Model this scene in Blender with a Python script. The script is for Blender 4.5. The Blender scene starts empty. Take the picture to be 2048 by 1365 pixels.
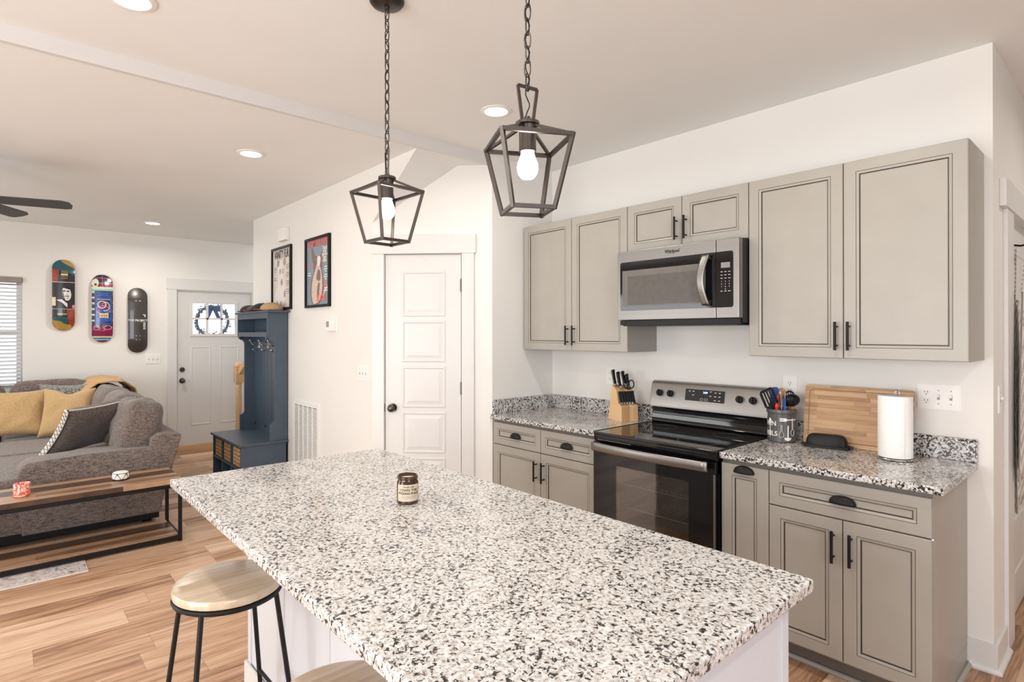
import bpy, bmesh, math, random
from mathutils import Vector, Matrix, Euler
PI = math.pi
SC = bpy.context.scene
COL = SC.collection
random.seed(4)

# ------------------------------------------------------------------ camera
f_px, yaw, pit, rol = 1137.76, 0.86, 0.0018, -0.0008
cam = bpy.data.cameras.new('camera'); cam.sensor_width = 36.0; cam.sensor_fit = 'HORIZONTAL'
cam.lens = f_px/2048*36.0; cam.shift_x = 45.258/2048; cam.shift_y = -16.97/2048; cam.clip_start = 0.02
co = bpy.data.objects.new('camera', cam); COL.objects.link(co); SC.camera = co
fw = Vector((-math.sin(yaw), math.cos(yaw), 0)); rt = Vector((math.cos(yaw), math.sin(yaw), 0)); up = Vector((0, 0, 1))
f2 = fw*math.cos(pit)+up*math.sin(pit); u2 = -fw*math.sin(pit)+up*math.cos(pit)
r3 = rt*math.cos(rol)+u2*math.sin(rol); u3 = -rt*math.sin(rol)+u2*math.cos(rol)
m = Matrix((( r3.x, u3.x, -f2.x, 3.0796), (r3.y, u3.y, -f2.y, -3.3082), (r3.z, u3.z, -f2.z, 1.4915), (0, 0, 0, 1)))
co.matrix_world = m

# ------------------------------------------------------------------ world, exposure, daylight
w = bpy.data.worlds.new('sky'); SC.world = w; w.use_nodes = True
bg = w.node_tree.nodes['Background']; bg.inputs[0].default_value = (0.92, 0.96, 0.98, 1); bg.inputs[1].default_value = 2.2
SC.view_settings.view_transform = 'Standard'; SC.view_settings.look = 'None'
SC.view_settings.gamma = 1.0; SC.view_settings.use_curve_mapping = False
SC.view_settings.exposure = -0.18
SC.cycles.use_denoising = True
SC.cycles.max_bounces = 12; SC.cycles.diffuse_bounces = 6; SC.cycles.glossy_bounces = 5
SC.cycles.transparent_max_bounces = 12; SC.cycles.sample_clamp_indirect = 6.0; SC.cycles.caustics_reflective = False; SC.cycles.caustics_refractive = False
RECESS_W = 8.5

# ------------------------------------------------------------------ node helpers
class NT:
    def __init__(s, name):
        s.m = bpy.data.materials.new(name); s.m.use_nodes = True
        s.t = s.m.node_tree; s.b = s.t.nodes['Principled BSDF']; s.out = s.t.nodes['Material Output']
    def n(s, typ, **kw):
        nd = s.t.nodes.new(typ)
        for k, v in kw.items(): setattr(nd, k, v)
        return nd
    def link(s, a, b): s.t.links.new(a, b)
    def val(s, nd, i, v):
        if hasattr(v, 'is_output') or isinstance(v, bpy.types.NodeSocket): s.link(v, nd.inputs[i])
        else: nd.inputs[i].default_value = v
    def math(s, op, a, b=0.0, c=None):
        nd = s.n('ShaderNodeMath', operation=op); s.val(nd, 0, a); s.val(nd, 1, b)
        if c is not None: s.val(nd, 2, c)
        return nd.outputs[0]
    def coord(s, which='Object'): return s.n('ShaderNodeTexCoord').outputs[which]
    def mapping(s, vec, loc=(0, 0, 0), rot=(0, 0, 0), scale=(1, 1, 1)):
        nd = s.n('ShaderNodeMapping'); s.link(vec, nd.inputs[0])
        nd.inputs[1].default_value = loc; nd.inputs[2].default_value = rot; nd.inputs[3].default_value = scale
        return nd.outputs[0]
    def noise(s, vec, scale, detail=2.0, rough=0.5, dist=0.0):
        nd = s.n('ShaderNodeTexNoise'); s.link(vec, nd.inputs['Vector'])
        nd.inputs['Scale'].default_value = scale; nd.inputs['Detail'].default_value = detail
        nd.inputs['Roughness'].default_value = rough; nd.inputs['Distortion'].default_value = dist
        return nd.outputs[0]
    def ramp(s, fac, stops, interp='LINEAR'):
        nd = s.n('ShaderNodeValToRGB'); s.link(fac, nd.inputs[0]); cr = nd.color_ramp; cr.interpolation = interp
        while len(cr.elements) < len(stops): cr.elements.new(0.5)
        for e, (p, c) in zip(cr.elements, stops):
            e.position = p; e.color = (c[0], c[1], c[2], 1) if len(c) == 3 else c
        return nd.outputs[0]
    def mix(s, fac, a, b, typ='MIX'):
        nd = s.n('ShaderNodeMix', data_type='RGBA', blend_type=typ)
        for i, v in ((0, fac), (6, a), (7, b)):
            if isinstance(v, bpy.types.NodeSocket): s.link(v, nd.inputs[i])
            elif i == 0: nd.inputs[0].default_value = v
            else: nd.inputs[i].default_value = (v[0], v[1], v[2], 1)
        return nd.outputs[2]
    def bump(s, h, strength=0.2, dist=0.002):
        nd = s.n('ShaderNodeBump'); nd.inputs['Strength'].default_value = strength; nd.inputs['Distance'].default_value = dist
        s.link(h, nd.inputs['Height']); s.link(nd.outputs[0], s.b.inputs['Normal'])
    def base(s, c):
        if isinstance(c, bpy.types.NodeSocket): s.link(c, s.b.inputs['Base Color'])
        else: s.b.inputs['Base Color'].default_value = (c[0], c[1], c[2], 1)
    def set(s, **kw):
        for k, v in kw.items(): s.b.inputs[k.replace('_', ' ')].default_value = v

def plain(name, c, rough=0.5, metal=0.0, noise_amt=0.04, nscale=14.0, bump=0.0, coat=0.0, spec=0.5):
    t = NT(name); v = t.coord()
    n = t.noise(v, nscale, 3.0)
    lo = [x*(1-noise_amt) for x in c]; hi = [min(1, x*(1+noise_amt)) for x in c]
    t.base(t.ramp(n, [(0.3, lo), (0.7, hi)]))
    t.set(Roughness=rough, Metallic=metal, Coat_Weight=coat); t.b.inputs['Specular IOR Level'].default_value = spec
    if bump: t.bump(t.noise(v, 260.0, 2.0), bump, 0.001)
    return t.m

def granite(name, t0=0.545):
    t = NT(name); v = t.coord()
    vv = t.mapping(v, rot=(0.4, 0.3, 0.5))
    n1 = t.noise(vv, 118.0, 4.0, 0.62, 0.35)
    base = t.ramp(n1, [(0.30, (0.20, 0.18, 0.165)), (0.42, (0.46, 0.42, 0.39)), (0.50, (0.57, 0.565, 0.555)), (0.62, (0.70, 0.70, 0.70))])
    n2 = t.noise(t.mapping(v, loc=(3, 7, 1), rot=(0.7, 0.2, 0.9)), 94.0, 3.5, 0.62, 0.5)
    n3 = t.noise(t.mapping(v, loc=(9, 2, 5)), 9.0, 2.0, 0.5)
    thr = t.math('ADD', n2, t.math('MULTIPLY', t.math('SUBTRACT', n3, 0.5), 0.16))
    dark = t.ramp(thr, [(t0, (0, 0, 0)), (t0+0.06, (1, 1, 1))])
    n4 = t.noise(t.mapping(v, loc=(1, 5, 8)), 60.0, 2.0)
    tan = t.ramp(n4, [(0.60, (0, 0, 0)), (0.72, (1, 1, 1))])
    c = t.mix(tan, base, (0.50, 0.45, 0.40))
    c = t.mix(dark, c, (0.022, 0.019, 0.018))
    t.base(c); t.set(Roughness=0.11); t.b.inputs['Specular IOR Level'].default_value = 0.42
    return t.m

def planks(name, cols, along='Y', width=0.18, length=1.25, gap=0.0015, rough=0.35, grain=1.0, gapcol=(0.12, 0.07, 0.04), coat=0.0, contrast=0.5):
    """boards: a random tone per board and a grain stretched along it"""
    t = NT(name); v = t.coord(); sep = t.n('ShaderNodeSeparateXYZ'); t.link(v, sep.inputs[0])
    ax = {'X': 0, 'Y': 1, 'Z': 2}
    a, b = along[0], (along[1] if len(along) > 1 else ('X' if along[0] == 'Y' else 'Y'))
    u, q = sep.outputs[ax[a]], sep.outputs[ax[b]]
    row = t.math('FLOOR', t.math('DIVIDE', q, width))
    wn = t.n('ShaderNodeTexWhiteNoise', noise_dimensions='1D'); t.link(row, wn.inputs['W'])
    uu = t.math('ADD', t.math('DIVIDE', u, length), t.math('MULTIPLY', wn.outputs[0], 7.3))
    seg = t.math('FLOOR', uu)
    wn2 = t.n('ShaderNodeTexWhiteNoise', noise_dimensions='2D')
    cmb = t.n('ShaderNodeCombineXYZ'); t.link(row, cmb.inputs[0]); t.link(seg, cmb.inputs[1]); t.link(cmb.outputs[0], wn2.inputs['Vector'])
    rnd = wn2.outputs[0]
    gv = t.n('ShaderNodeCombineXYZ')
    t.link(t.math('MULTIPLY', u, 1.6*grain), gv.inputs[0]); t.link(t.math('MULTIPLY', q, 22.0*grain), gv.inputs[1])
    t.link(t.math('MULTIPLY', rnd, 37.0), gv.inputs[2])
    g1 = t.noise(gv.outputs[0], 1.0, 5.0, 0.6, 1.2)
    gv2 = t.n('ShaderNodeCombineXYZ')
    t.link(t.math('MULTIPLY', u, 5.0*grain), gv2.inputs[0]); t.link(t.math('MULTIPLY', q, 140.0*grain), gv2.inputs[1]); t.link(rnd, gv2.inputs[2])
    g2 = t.noise(gv2.outputs[0], 1.0, 3.0, 0.6)
    tone = t.math('ADD', t.math('MULTIPLY', g1, 0.75), t.math('ADD', t.math('MULTIPLY', g2, 0.25), t.math('MULTIPLY', t.math('SUBTRACT', rnd, 0.5), contrast)))
    n = len(cols); stops = [(0.28+0.46*i/(n-1), c) for i, c in enumerate(cols)]
    c = t.ramp(tone, stops)
    fr = t.math('FRACT', t.math('DIVIDE', q, width)); fu = t.math('FRACT', uu)
    e1 = t.math('LESS_THAN', fr, gap/width); e2 = t.math('LESS_THAN', fu, gap/length)
    edge = t.math('MAXIMUM', e1, e2)
    c = t.mix(t.math('MULTIPLY', edge, 0.75), c, gapcol)
    t.base(c); t.set(Roughness=rough, Coat_Weight=coat)
    if coat: t.b.inputs['Coat Roughness'].default_value = 0.15
    t.bump(t.math('SUBTRACT', g2, edge), 0.12, 0.001)
    return t.m

def fabric(name, c1, c2, scale=420.0, rough=0.95, streak=True):
    t = NT(name); v = t.coord()
    na = t.noise(t.mapping(v, scale=(1, 0.16, 0.6) if streak else (1, 1, 1)), scale, 3.0, 0.7)
    nb = t.noise(t.mapping(v, scale=(0.16, 1, 1) if streak else (1, 1, 1)), scale*0.8, 3.0, 0.7)
    mm = t.math('MULTIPLY', t.math('ADD', na, nb), 0.5)
    t.base(t.ramp(mm, [(0.36, c1), (0.62, c2)])); t.set(Roughness=rough, Sheen_Weight=0.25)
    big = t.noise(v, 9.0, 3.0, 0.6)
    t.bump(t.math('ADD', mm, t.math('MULTIPLY', big, 3.0)), 0.35, 0.004)
    return t.m

def metal(name, c, rough=0.3, brushed=None):
    t = NT(name); v = t.coord()
    if brushed:
        n = t.noise(t.mapping(v, scale=brushed), 1.0, 3.0, 0.6)
        t.base(t.ramp(n, [(0.2, [x*0.86 for x in c]), (0.8, c)]))
        r = t.ramp(n, [(0.2, (rough*0.8,)*3), (0.8, (min(1, rough*1.25),)*3)])
        t.link(r, t.b.inputs['Roughness'])
    else:
        n = t.noise(v, 30.0, 2.0); t.base(t.ramp(n, [(0.3, [x*0.92 for x in c]), (0.7, c)])); t.set(Roughness=rough)
    t.set(Metallic=1.0); return t.m

def emit(name, c, s):
    t = NT(name); t.base((0.9, 0.9, 0.9)); t.b.inputs['Emission Color'].default_value = (c[0], c[1], c[2], 1); t.set(Emission_Strength=s); return t.m

def clear(name, tint=(1, 1, 1), alpha=0.12, rough=0.03):
    """thin glass pane: lets most of the light through and keeps its reflection"""
    t = NT(name); tr = t.n('ShaderNodeBsdfTransparent'); tr.inputs[0].default_value = (tint[0], tint[1], tint[2], 1)
    gl = t.n('ShaderNodeBsdfGlossy'); gl.inputs['Roughness'].default_value = rough
    fz = t.n('ShaderNodeFresnel'); fz.inputs[0].default_value = 1.5
    mx = t.n('ShaderNodeMixShader'); t.link(t.math('ADD', fz.outputs[0], alpha), mx.inputs[0])
    t.link(tr.outputs[0], mx.inputs[1]); t.link(gl.outputs[0], mx.inputs[2]); t.link(mx.outputs[0], t.out.inputs[0]); return t.m

def stripes(name, axis, period, c1, c2, duty=0.4, slant=0.0):
    t = NT(name); v = t.coord(); sep = t.n('ShaderNodeSeparateXYZ'); t.link(v, sep.inputs[0])
    q = t.math('ADD', sep.outputs[axis], t.math('MULTIPLY', sep.outputs[2], slant))
    fr = t.math('FRACT', t.math('DIVIDE', q, period)); k = t.math('LESS_THAN', fr, duty)
    fr2 = t.math('FRACT', t.math('DIVIDE', q, period/6)); k2 = t.math('MULTIPLY', k, t.math('GREATER_THAN', fr2, 0.35))
    t.base(t.mix(k2, c1, c2)); t.set(Roughness=0.9); return t.m

M = {}
M['wall'] = plain('wall_paint', (0.76, 0.748, 0.72), 0.6, noise_amt=0.012, nscale=2.0, bump=0.05)
M['ceil'] = plain('ceiling_paint', (0.79, 0.805, 0.80), 0.75, noise_amt=0.015, nscale=2.0)
M['trim'] = plain('trim_white', (0.68, 0.672, 0.66), 0.35, noise_amt=0.01)
M['doorwhite'] = plain('door_white', (0.66, 0.652, 0.64), 0.35, noise_amt=0.01)
M['cab'] = plain('cabinet_greige', (0.352, 0.332, 0.297), 0.38, noise_amt=0.03, nscale=6.0)
M['glaze'] = plain('dark_glaze', (0.068, 0.053, 0.041), 0.6)
M['cabshade'] = plain('cabinet_shadow_rail', (0.16, 0.145, 0.13), 0.55)  # cabinet paint with shade put into the colour
M['island'] = plain('island_white', (0.58, 0.60, 0.64), 0.4, noise_amt=0.01)
M['granite'] = granite('granite', 0.538); M['granitedark'] = granite('granite_dark', 0.505)
M['floor'] = planks('oak_floor', [(0.20, 0.10, 0.052), (0.46, 0.27, 0.16), (0.61, 0.405, 0.27), (0.72, 0.53, 0.39)], 'Y', 0.18, 1.25, contrast=0.34, rough=0.42)
M['rustic'] = planks('rustic_wood', [(0.025, 0.013, 0.008), (0.095, 0.048, 0.026), (0.24, 0.125, 0.066), (0.46, 0.28, 0.165)], 'Y', 0.07, 1.6, gap=0.0006, rough=0.33, grain=1.0, contrast=0.50)
M['bamboo'] = planks('bamboo', [(0.36, 0.20, 0.09), (0.52, 0.31, 0.15), (0.62, 0.40, 0.21)], 'XZ', 0.021, 0.24, gap=0.0006, rough=0.45, grain=2.2, contrast=0.45)
M['blockwood'] = planks('block_wood', [(0.42, 0.23, 0.10), (0.62, 0.38, 0.18), (0.72, 0.49, 0.27)], 'ZX', 0.03, 0.5, gap=0.0005, rough=0.4, grain=2.0)
M['seatwood'] = planks('stool_oak', [(0.37, 0.265, 0.17), (0.51, 0.395, 0.275), (0.61, 0.505, 0.39)], 'Y', 0.06, 0.7, gap=0.0004, rough=0.22, grain=1.6, contrast=0.3, coat=0.4)
M['oak'] = planks('stair_oak', [(0.40, 0.22, 0.10), (0.55, 0.33, 0.17), (0.64, 0.42, 0.24)], 'ZX', 0.12, 9.0, gap=0.0001, rough=0.35, grain=1.6)
M['steel'] = metal('stainless', (0.31, 0.298, 0.285), 0.36, (1.5, 1.5, 260))
M['chrome'] = metal('chrome', (0.82, 0.82, 0.83), 0.12)
M['bronze'] = metal('lamp_bronze', (0.095, 0.080, 0.072), 0.40)
M['black'] = plain('black_metal', (0.010, 0.009, 0.009), 0.42, noise_amt=0.1, spec=0.22)
M['knobdark'] = metal('dark_bronze_knob', (0.12, 0.105, 0.095), 0.3)
M['blackglass'] = plain('black_glass', (0.005, 0.005, 0.006), 0.05, noise_amt=0.05, spec=0.5)
M['blackplastic'] = plain('black_plastic', (0.010, 0.010, 0.011), 0.36, noise_amt=0.1, spec=0.25)
M['ovenglass'] = clear('oven_window_glass', (0.72, 0.67, 0.63), 0.05)
M['mwglass'] = plain('microwave_window_mesh', (0.105, 0.095, 0.085), 0.35, noise_amt=0.1, nscale=30, spec=0.3)
M['mwlight'] = plain('microwave_window_rim', (0.15, 0.138, 0.125), 0.35, noise_amt=0.06, spec=0.3)
M['ovenin'] = plain('oven_enamel', (0.22, 0.205, 0.19), 0.5)
M['glass'] = clear('window_glass', (0.96, 0.98, 1.0), 0.03)
M['white'] = plain('white_plastic', (0.82, 0.81, 0.79), 0.4, noise_amt=0.01)
M['paper'] = plain('paper_white', (0.86, 0.85, 0.83), 0.9, noise_amt=0.02, nscale=60, bump=0.2)
M['navy'] = plain('slate_blue_paint', (0.060, 0.090, 0.125), 0.36, noise_amt=0.06)
M['sofa'] = fabric('sofa_grey_weave', (0.025, 0.019, 0.016), (0.26, 0.208, 0.182), 190.0)
M['sofadark'] = fabric('pillow_grey_weave', (0.025, 0.019, 0.016), (0.19, 0.152, 0.132), 190.0)
M['mustard'] = fabric('mustard_linen', (0.38, 0.235, 0.10), (0.61, 0.425, 0.215), 300.0)
M['throw'] = fabric('mustard_throw', (0.40, 0.22, 0.075), (0.62, 0.38, 0.15), 260.0)
M['cream'] = fabric('cream_band', (0.55, 0.51, 0.45), (0.78, 0.74, 0.68), 300.0)
M['lampglow'] = emit('bulb_glow', (1.0, 0.93, 0.84), 16.0)
M['lens'] = emit('recessed_lens_glow', (1.0, 0.95, 0.88), 5.0)
M['digit'] = emit('blue_digit', (0.20, 0.50, 1.0), 3.0)
M['ink'] = plain('black_ink', (0.02, 0.02, 0.02), 0.7)
M['inkwhite'] = plain('white_ink', (0.80, 0.78, 0.74), 0.6)
M['greyprint'] = plain('grey_print', (0.30, 0.29, 0.28), 0.6)
M['red'] = plain('red_plastic', (0.55, 0.03, 0.02), 0.35)
M['blue'] = plain('blue_plastic', (0.03, 0.11, 0.36), 0.35)
M['crock'] = plain('charcoal_glaze', (0.085, 0.082, 0.078), 0.3, noise_amt=0.15, nscale=40)
M['spoonwood'] = plain('spoon_wood', (0.42, 0.22, 0.08), 0.45, noise_amt=0.2, nscale=30)
M['coral'] = plain('coral_ink', (0.85, 0.16, 0.12), 0.55)
M['shadow'] = plain('vent_inside', (0.12, 0.115, 0.11), 0.8)
M['blinds'] = plain('blind_white', (0.80, 0.81, 0.82), 0.45, noise_amt=0.01)
M['valance'] = plain('blind_valance_taupe', (0.27, 0.225, 0.19), 0.5)

# ------------------------------------------------------------------ mesh helpers
MINV = {}
class B:
    """collects shapes in world metres; build() links them as one mesh object"""
    def __init__(s): s.bm = bmesh.new(); s.wn = False
    def face(s, vs, mi=0):
        try:
            f = s.bm.faces.new(vs); f.material_index = mi; return f
        except ValueError: return None
    def poly(s, pts, mi=0): return s.face([s.bm.verts.new(p) for p in pts], mi)
    def box(s, x0, x1, y0, y1, z0, z1, mi=0, bev=0.0, seg=2, T=None):
        c = [(x, y, z) for x in (x0, x1) for y in (y0, y1) for z in (z0, z1)]
        v = [s.bm.verts.new(T @ Vector(p) if T else p) for p in c]
        fs = [s.face([v[i] for i in q], mi) for q in ((0, 1, 3, 2), (4, 6, 7, 5), (0, 4, 5, 1), (2, 3, 7, 6), (0, 2, 6, 4), (1, 5, 7, 3))]
        if bev:
            s.wn = True; es = list({e for f in fs if f for e in f.edges})
            r = bmesh.ops.bevel(s.bm, geom=es, offset=bev, segments=seg, profile=0.5, affect='EDGES', clamp_overlap=True)
            for f in r['faces']: f.material_index = mi
        return s
    def ring(s, c, a, b, r, n):
        return [s.bm.verts.new(c + a*(r*math.cos(2*PI*i/n)) + b*(r*math.sin(2*PI*i/n))) for i in range(n)]
    def bridge(s, p, q, mi=0, closed=True):
        n = len(p)
        for i in range(n if closed else n-1):
            j = (i+1) % n; s.face([p[i], p[j], q[j], q[i]], mi)
    def cyl(s, p0, p1, r0, r1=None, n=16, mi=0, cap=True):
        p0, p1 = Vector(p0), Vector(p1); r1 = r0 if r1 is None else r1
        d = (p1-p0).normalized(); a = d.orthogonal().normalized(); b = d.cross(a)
        A, C = s.ring(p0, a, b, r0, n), s.ring(p1, a, b, r1, n); s.bridge(A, C, mi)
        if cap: s.face(A[::-1], mi); s.face(C, mi)
        return s
    def tube(s, pts, r, n=8, closed=False, mi=0, flat=1.0):
        pts = [Vector(p) for p in pts]; k = len(pts); rings = []; a = None
        for i in range(k):
            p, q = pts[(i-1) % k] if (closed or i) else pts[i], pts[(i+1) % k] if (closed or i < k-1) else pts[i]
            d = (q-p).normalized()
            a = d.orthogonal().normalized() if a is None else (a-d*a.dot(d)).normalized()
            b = d.cross(a); rr = r[i] if isinstance(r, (list, tuple)) else r
            rings.append([s.bm.verts.new(pts[i]+a*(rr*math.cos(2*PI*j/n))+b*(rr*flat*math.sin(2*PI*j/n))) for j in range(n)])
        for i in range(k-1): s.bridge(rings[i], rings[i+1], mi)
        if closed:
            A, Bq = rings[-1], rings[0]
            best = min(range(n), key=lambda o: sum((A[j].co-Bq[(j+o) % n].co).length for j in range(n)))
            s.bridge(A, [Bq[(j+best) % n] for j in range(n)], mi)
        else: s.face(rings[0][::-1], mi); s.face(rings[-1], mi)
        return s
    def bar(s, p0, p1, wd, ht=None, mi=0, upv=(0, 0, 1)):
        """square bar between two points"""
        p0, p1 = Vector(p0), Vector(p1); ht = wd if ht is None else ht; d = (p1-p0).normalized()
        a = d.cross(Vector(upv)); a = d.orthogonal() if a.length < 1e-4 else a
        a.normalize(); b = a.cross(d)
        q = [(-1, -1), (1, -1), (1, 1), (-1, 1)]
        A = [s.bm.verts.new(p0+a*(x*wd/2)+b*(y*ht/2)) for x, y in q]; C = [s.bm.verts.new(p1+a*(x*wd/2)+b*(y*ht/2)) for x, y in q]
        s.bridge(A, C, mi); s.face(A[::-1], mi); s.face(C, mi); return s
    def lathe(s, prof, c=(0, 0, 0), n=32, mi=0, mats=None, T=None):
        c = Vector(c); rs = []
        for r, z in prof:
            ring = []
            for i in range(n):
                p = Vector((r*math.cos(2*PI*i/n), r*math.sin(2*PI*i/n), z))
                ring.append(s.bm.verts.new((T @ p) if T else c+p))
            rs.append(ring)
        for i in range(len(rs)-1): s.bridge(rs[i], rs[i+1], mats[i] if mats else mi)
        s.face(rs[0][::-1], mats[0] if mats else mi); s.face(rs[-1], mats[-1] if mats else mi); return s
    def prism(s, pts, axis, a0, a1, mi=0, T=None):
        """2D outline swept along an axis"""
        def P(p, a):
            q = {'x': (a, p[0], p[1]), 'y': (p[0], a, p[1]), 'z': (p[0], p[1], a)}[axis]
            return T @ Vector(q) if T else Vector(q)
        A = [s.bm.verts.new(P(p, a0)) for p in pts]; C = [s.bm.verts.new(P(p, a1)) for p in pts]
        s.bridge(A, C, mi); s.face(A[::-1], mi); s.face(C, mi); return s
    def grid(s, fn, nu, nv, mi=0, closed_u=False):
        V = [[s.bm.verts.new(fn(i/nu, j/nv)) for j in range(nv+1)] for i in range(nu if closed_u else nu+1)]
        for i in range(nu):
            k = (i+1) % len(V)
            for j in range(nv): s.face([V[i][j], V[k][j], V[k][j+1], V[i][j+1]], mi)
        return V
    def ball(s, c, rx, ry=None, rz=None, n=16, mi=0, T=None):
        ry = rx if ry is None else ry; rz = rx if rz is None else rz; c = Vector(c)
        def fn(u, v):
            th, ph = 2*PI*u, PI*(0.001+0.998*v)
            p = Vector((rx*math.cos(th)*math.sin(ph), ry*math.sin(th)*math.sin(ph), rz*math.cos(ph)))
            return (T @ (c+p)) if T else c+p
        s.grid(fn, n, max(6, n//2), mi, True); return s
    def merge(s, mesh_obj_data, T=None):
        b2 = bmesh.new(); b2.from_mesh(mesh_obj_data)
        if T: b2.transform(T)
        me = bpy.data.meshes.new('tmp'); b2.to_mesh(me); b2.free(); s.bm.from_mesh(me); bpy.data.meshes.remove(me); return s
    def build(s, name, mats, parent=None, smooth=38, thick=0.0, sub=0):
        bm = s.bm
        bmesh.ops.recalc_face_normals(bm, faces=bm.faces[:])
        if parent is not None: bm.transform(MINV[parent.name])
        me = bpy.data.meshes.new(name); bm.to_mesh(me); bm.free()
        for mt in (mats if isinstance(mats, (list, tuple)) else [mats]): me.materials.append(M[mt] if isinstance(mt, str) else mt)
        if smooth:
            for p in me.polygons: p.use_smooth = True
            me.set_sharp_from_angle(angle=math.radians(smooth))
        o = bpy.data.objects.new(name, me); COL.objects.link(o)
        if parent is not None: o.parent = parent; MINV[o.name] = MINV[parent.name]
        else: MINV[o.name] = Matrix.Identity(4)
        if s.wn and smooth:
            md = o.modifiers.new('weighted', 'WEIGHTED_NORMAL'); md.keep_sharp = True
        if thick:
            md = o.modifiers.new('solid', 'SOLIDIFY'); md.thickness = thick; md.offset = 0
        if sub:
            md = o.modifiers.new('sub', 'SUBSURF'); md.levels = sub; md.render_levels = sub
        return o

def tag(o, label=None, cat=None, group=None, kind=None):
    if label: o['label'] = label
    if cat: o['category'] = cat
    if group: o['group'] = group
    if kind: o['kind'] = kind
    return o
def thing(name, label, cat, loc=(0, 0, 0), rz=0.0, group=None, kind=None):
    o = bpy.data.objects.new(name, None); COL.objects.link(o); o.location = loc; o.rotation_euler = (0, 0, rz); o.empty_display_size = 0.05
    MINV[o.name] = (Matrix.Translation(loc) @ Matrix.Rotation(rz, 4, 'Z')).inverted()
    return tag(o, label, cat, group, kind)
def struct(b, name, mats, label=None, parent=None, **k):
    o = b.build(name, mats, parent, **k)
    if parent is None: tag(o, label, None, None, 'structure')
    return o
def dup(root, loc, rz=None, label=None, group=None):
    r = root.copy(); COL.objects.link(r); r.location = loc
    if rz is not None: r.rotation_euler = (0, 0, rz)
    if label: r['label'] = label
    if group: r['group'] = group
    def rec(a, b):
        for ch in list(a.children):
            c = ch.copy(); COL.objects.link(c); c.parent = b; rec(ch, c)
    rec(root, r); return r
def text_mesh(body, size, extrude=0.0006, align='CENTER', bold=0.0, sx=1.0):
    cu = bpy.data.curves.new('lettering', 'FONT'); cu.body = body; cu.size = size; cu.extrude = extrude; cu.align_x = align; cu.align_y = 'CENTER'
    cu.offset = bold; cu.resolution_u = 3
    o = bpy.data.objects.new('lettering', cu); COL.objects.link(o)
    dg = bpy.context.evaluated_depsgraph_get(); me = bpy.data.meshes.new_from_object(o.evaluated_get(dg))
    bpy.data.objects.remove(o); bpy.data.curves.remove(cu)
    if sx != 1.0: me.transform(Matrix.Diagonal((sx, 1, 1, 1)))
    return me
def facing(origin, right, upv=(0, 0, 1)):
    """matrix taking the text plane (x right, y up) to a place facing the viewer"""
    r = Vector(right).normalized(); u = Vector(upv).normalized(); n = r.cross(u)
    return Matrix(((r.x, u.x, n.x, origin[0]), (r.y, u.y, n.y, origin[1]), (r.z, u.z, n.z, origin[2]), (0, 0, 0, 1)))
def lettering(body, size, origin, right, mat, parent, name='lettering', upv=(0, 0, 1), bold=0.0, extrude=0.0006, sx=1.0, align='CENTER'):
    b = B(); b.merge(text_mesh(body, size, extrude, align, bold, sx), facing(origin, right, upv)); return b.build(name, mat, parent, smooth=0)
def frame_of(origin, rz): return Matrix.Translation(origin) @ Matrix.Rotation(rz, 4, 'Z')

# ------------------------------------------------------------------ lamps of the room
def recessed(x, y, z, label, group='recessed ceiling lights', e=1.0):
    t = thing('recessed_light', label, 'ceiling light', (x, y, z), 0, group)
    B().lathe([(0.088, 0.0), (0.088, -0.004), (0.07, -0.008), (0.066, -0.006), (0.066, 0.0)], (x, y, z), 32).build('trim_ring', 'white', t)
    B().lathe([(0.066, -0.001), (0.066, -0.005), (0.03, -0.0075), (0.001, -0.008)], (x, y, z), 32).build('lens', 'lens', t)
    l = bpy.data.lights.new('lamp', 'AREA'); l.shape = 'DISK'; l.size = 0.13; l.energy = RECESS_W*e; l.color = (1.0, 0.945, 0.86); l.spread = math.radians(165)
    o = bpy.data.objects.new('lamp', l); COL.objects.link(o); o.parent = t; o.location = (0, 0, -0.012)
ZL, ZK = 2.703, 2.771          # living and kitchen ceilings
recessed(0.631, -1.148, ZK, 'recessed ceiling light between the hanging lanterns, near the pantry')
recessed(0.545, -2.93, ZK, 'recessed ceiling light at the top edge, beside the white ceiling strip')
recessed(-0.857, -2.03, ZL, 'larger glowing recessed light above the two framed posters', e=0.45)
recessed(-4.03, -2.04, ZL, 'small distant recessed light above the skateboards and front door', e=1.7)
for p in ((2.2, -1.15, ZK), (2.2, -2.93, ZK), (3.75, -1.15, ZK), (3.75, -2.93, ZK), (1.4, -5.0, ZK), (3.5, 0.75, ZK)):  # unseen fixtures built for their light; the hall one is added fill
    recessed(p[0], p[1], p[2], 'recessed ceiling light outside the view over the kitchen')
for p in ((-2.35, -3.75, ZL), (-0.9, -4.9, ZL), (-4.0, -4.9, ZL)):  # unseen fixtures built for their light on the living room
    recessed(p[0], p[1], p[2], 'recessed ceiling light outside the view over the living room', e=1.3)

# ================================================================== the setting
XF, YP = -4.92, -1.25           # front-door wall and poster wall
struct(B().box(-5.2, 6.2, -6.6, 3.2, -0.06, 0.0), 'floor', 'floor', 'light oak plank floor', smooth=0)
struct(B().box(XF-0.1, -0.004, -6.4, -0.60, ZL, ZL+0.06), 'ceiling', 'ceil', 'flat ceiling over the living room', smooth=0)
struct(B().box(0.0, 6.0, -6.4, 3.0, ZK, ZK+0.06), 'ceiling', 'ceil', 'slightly higher ceiling over the kitchen', smooth=0)
struct(B().box(-0.03, 0.0, -6.4, -0.631, ZL-0.002, ZK+0.002), 'trim_1', 'trim', 'white strip where the two ceilings meet', smooth=0)
struct(B().box(-0.1, 2.63, 0.0, 0.1, 0.0, ZK), 'wall_back', 'wall', 'white kitchen wall behind the range', smooth=0)
struct(B().box(-0.1, 0.0, -0.63, 0.0, 0.0, ZK), 'wall_side', 'wall', 'short white wall beside the corner counter', smooth=0)
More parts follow.
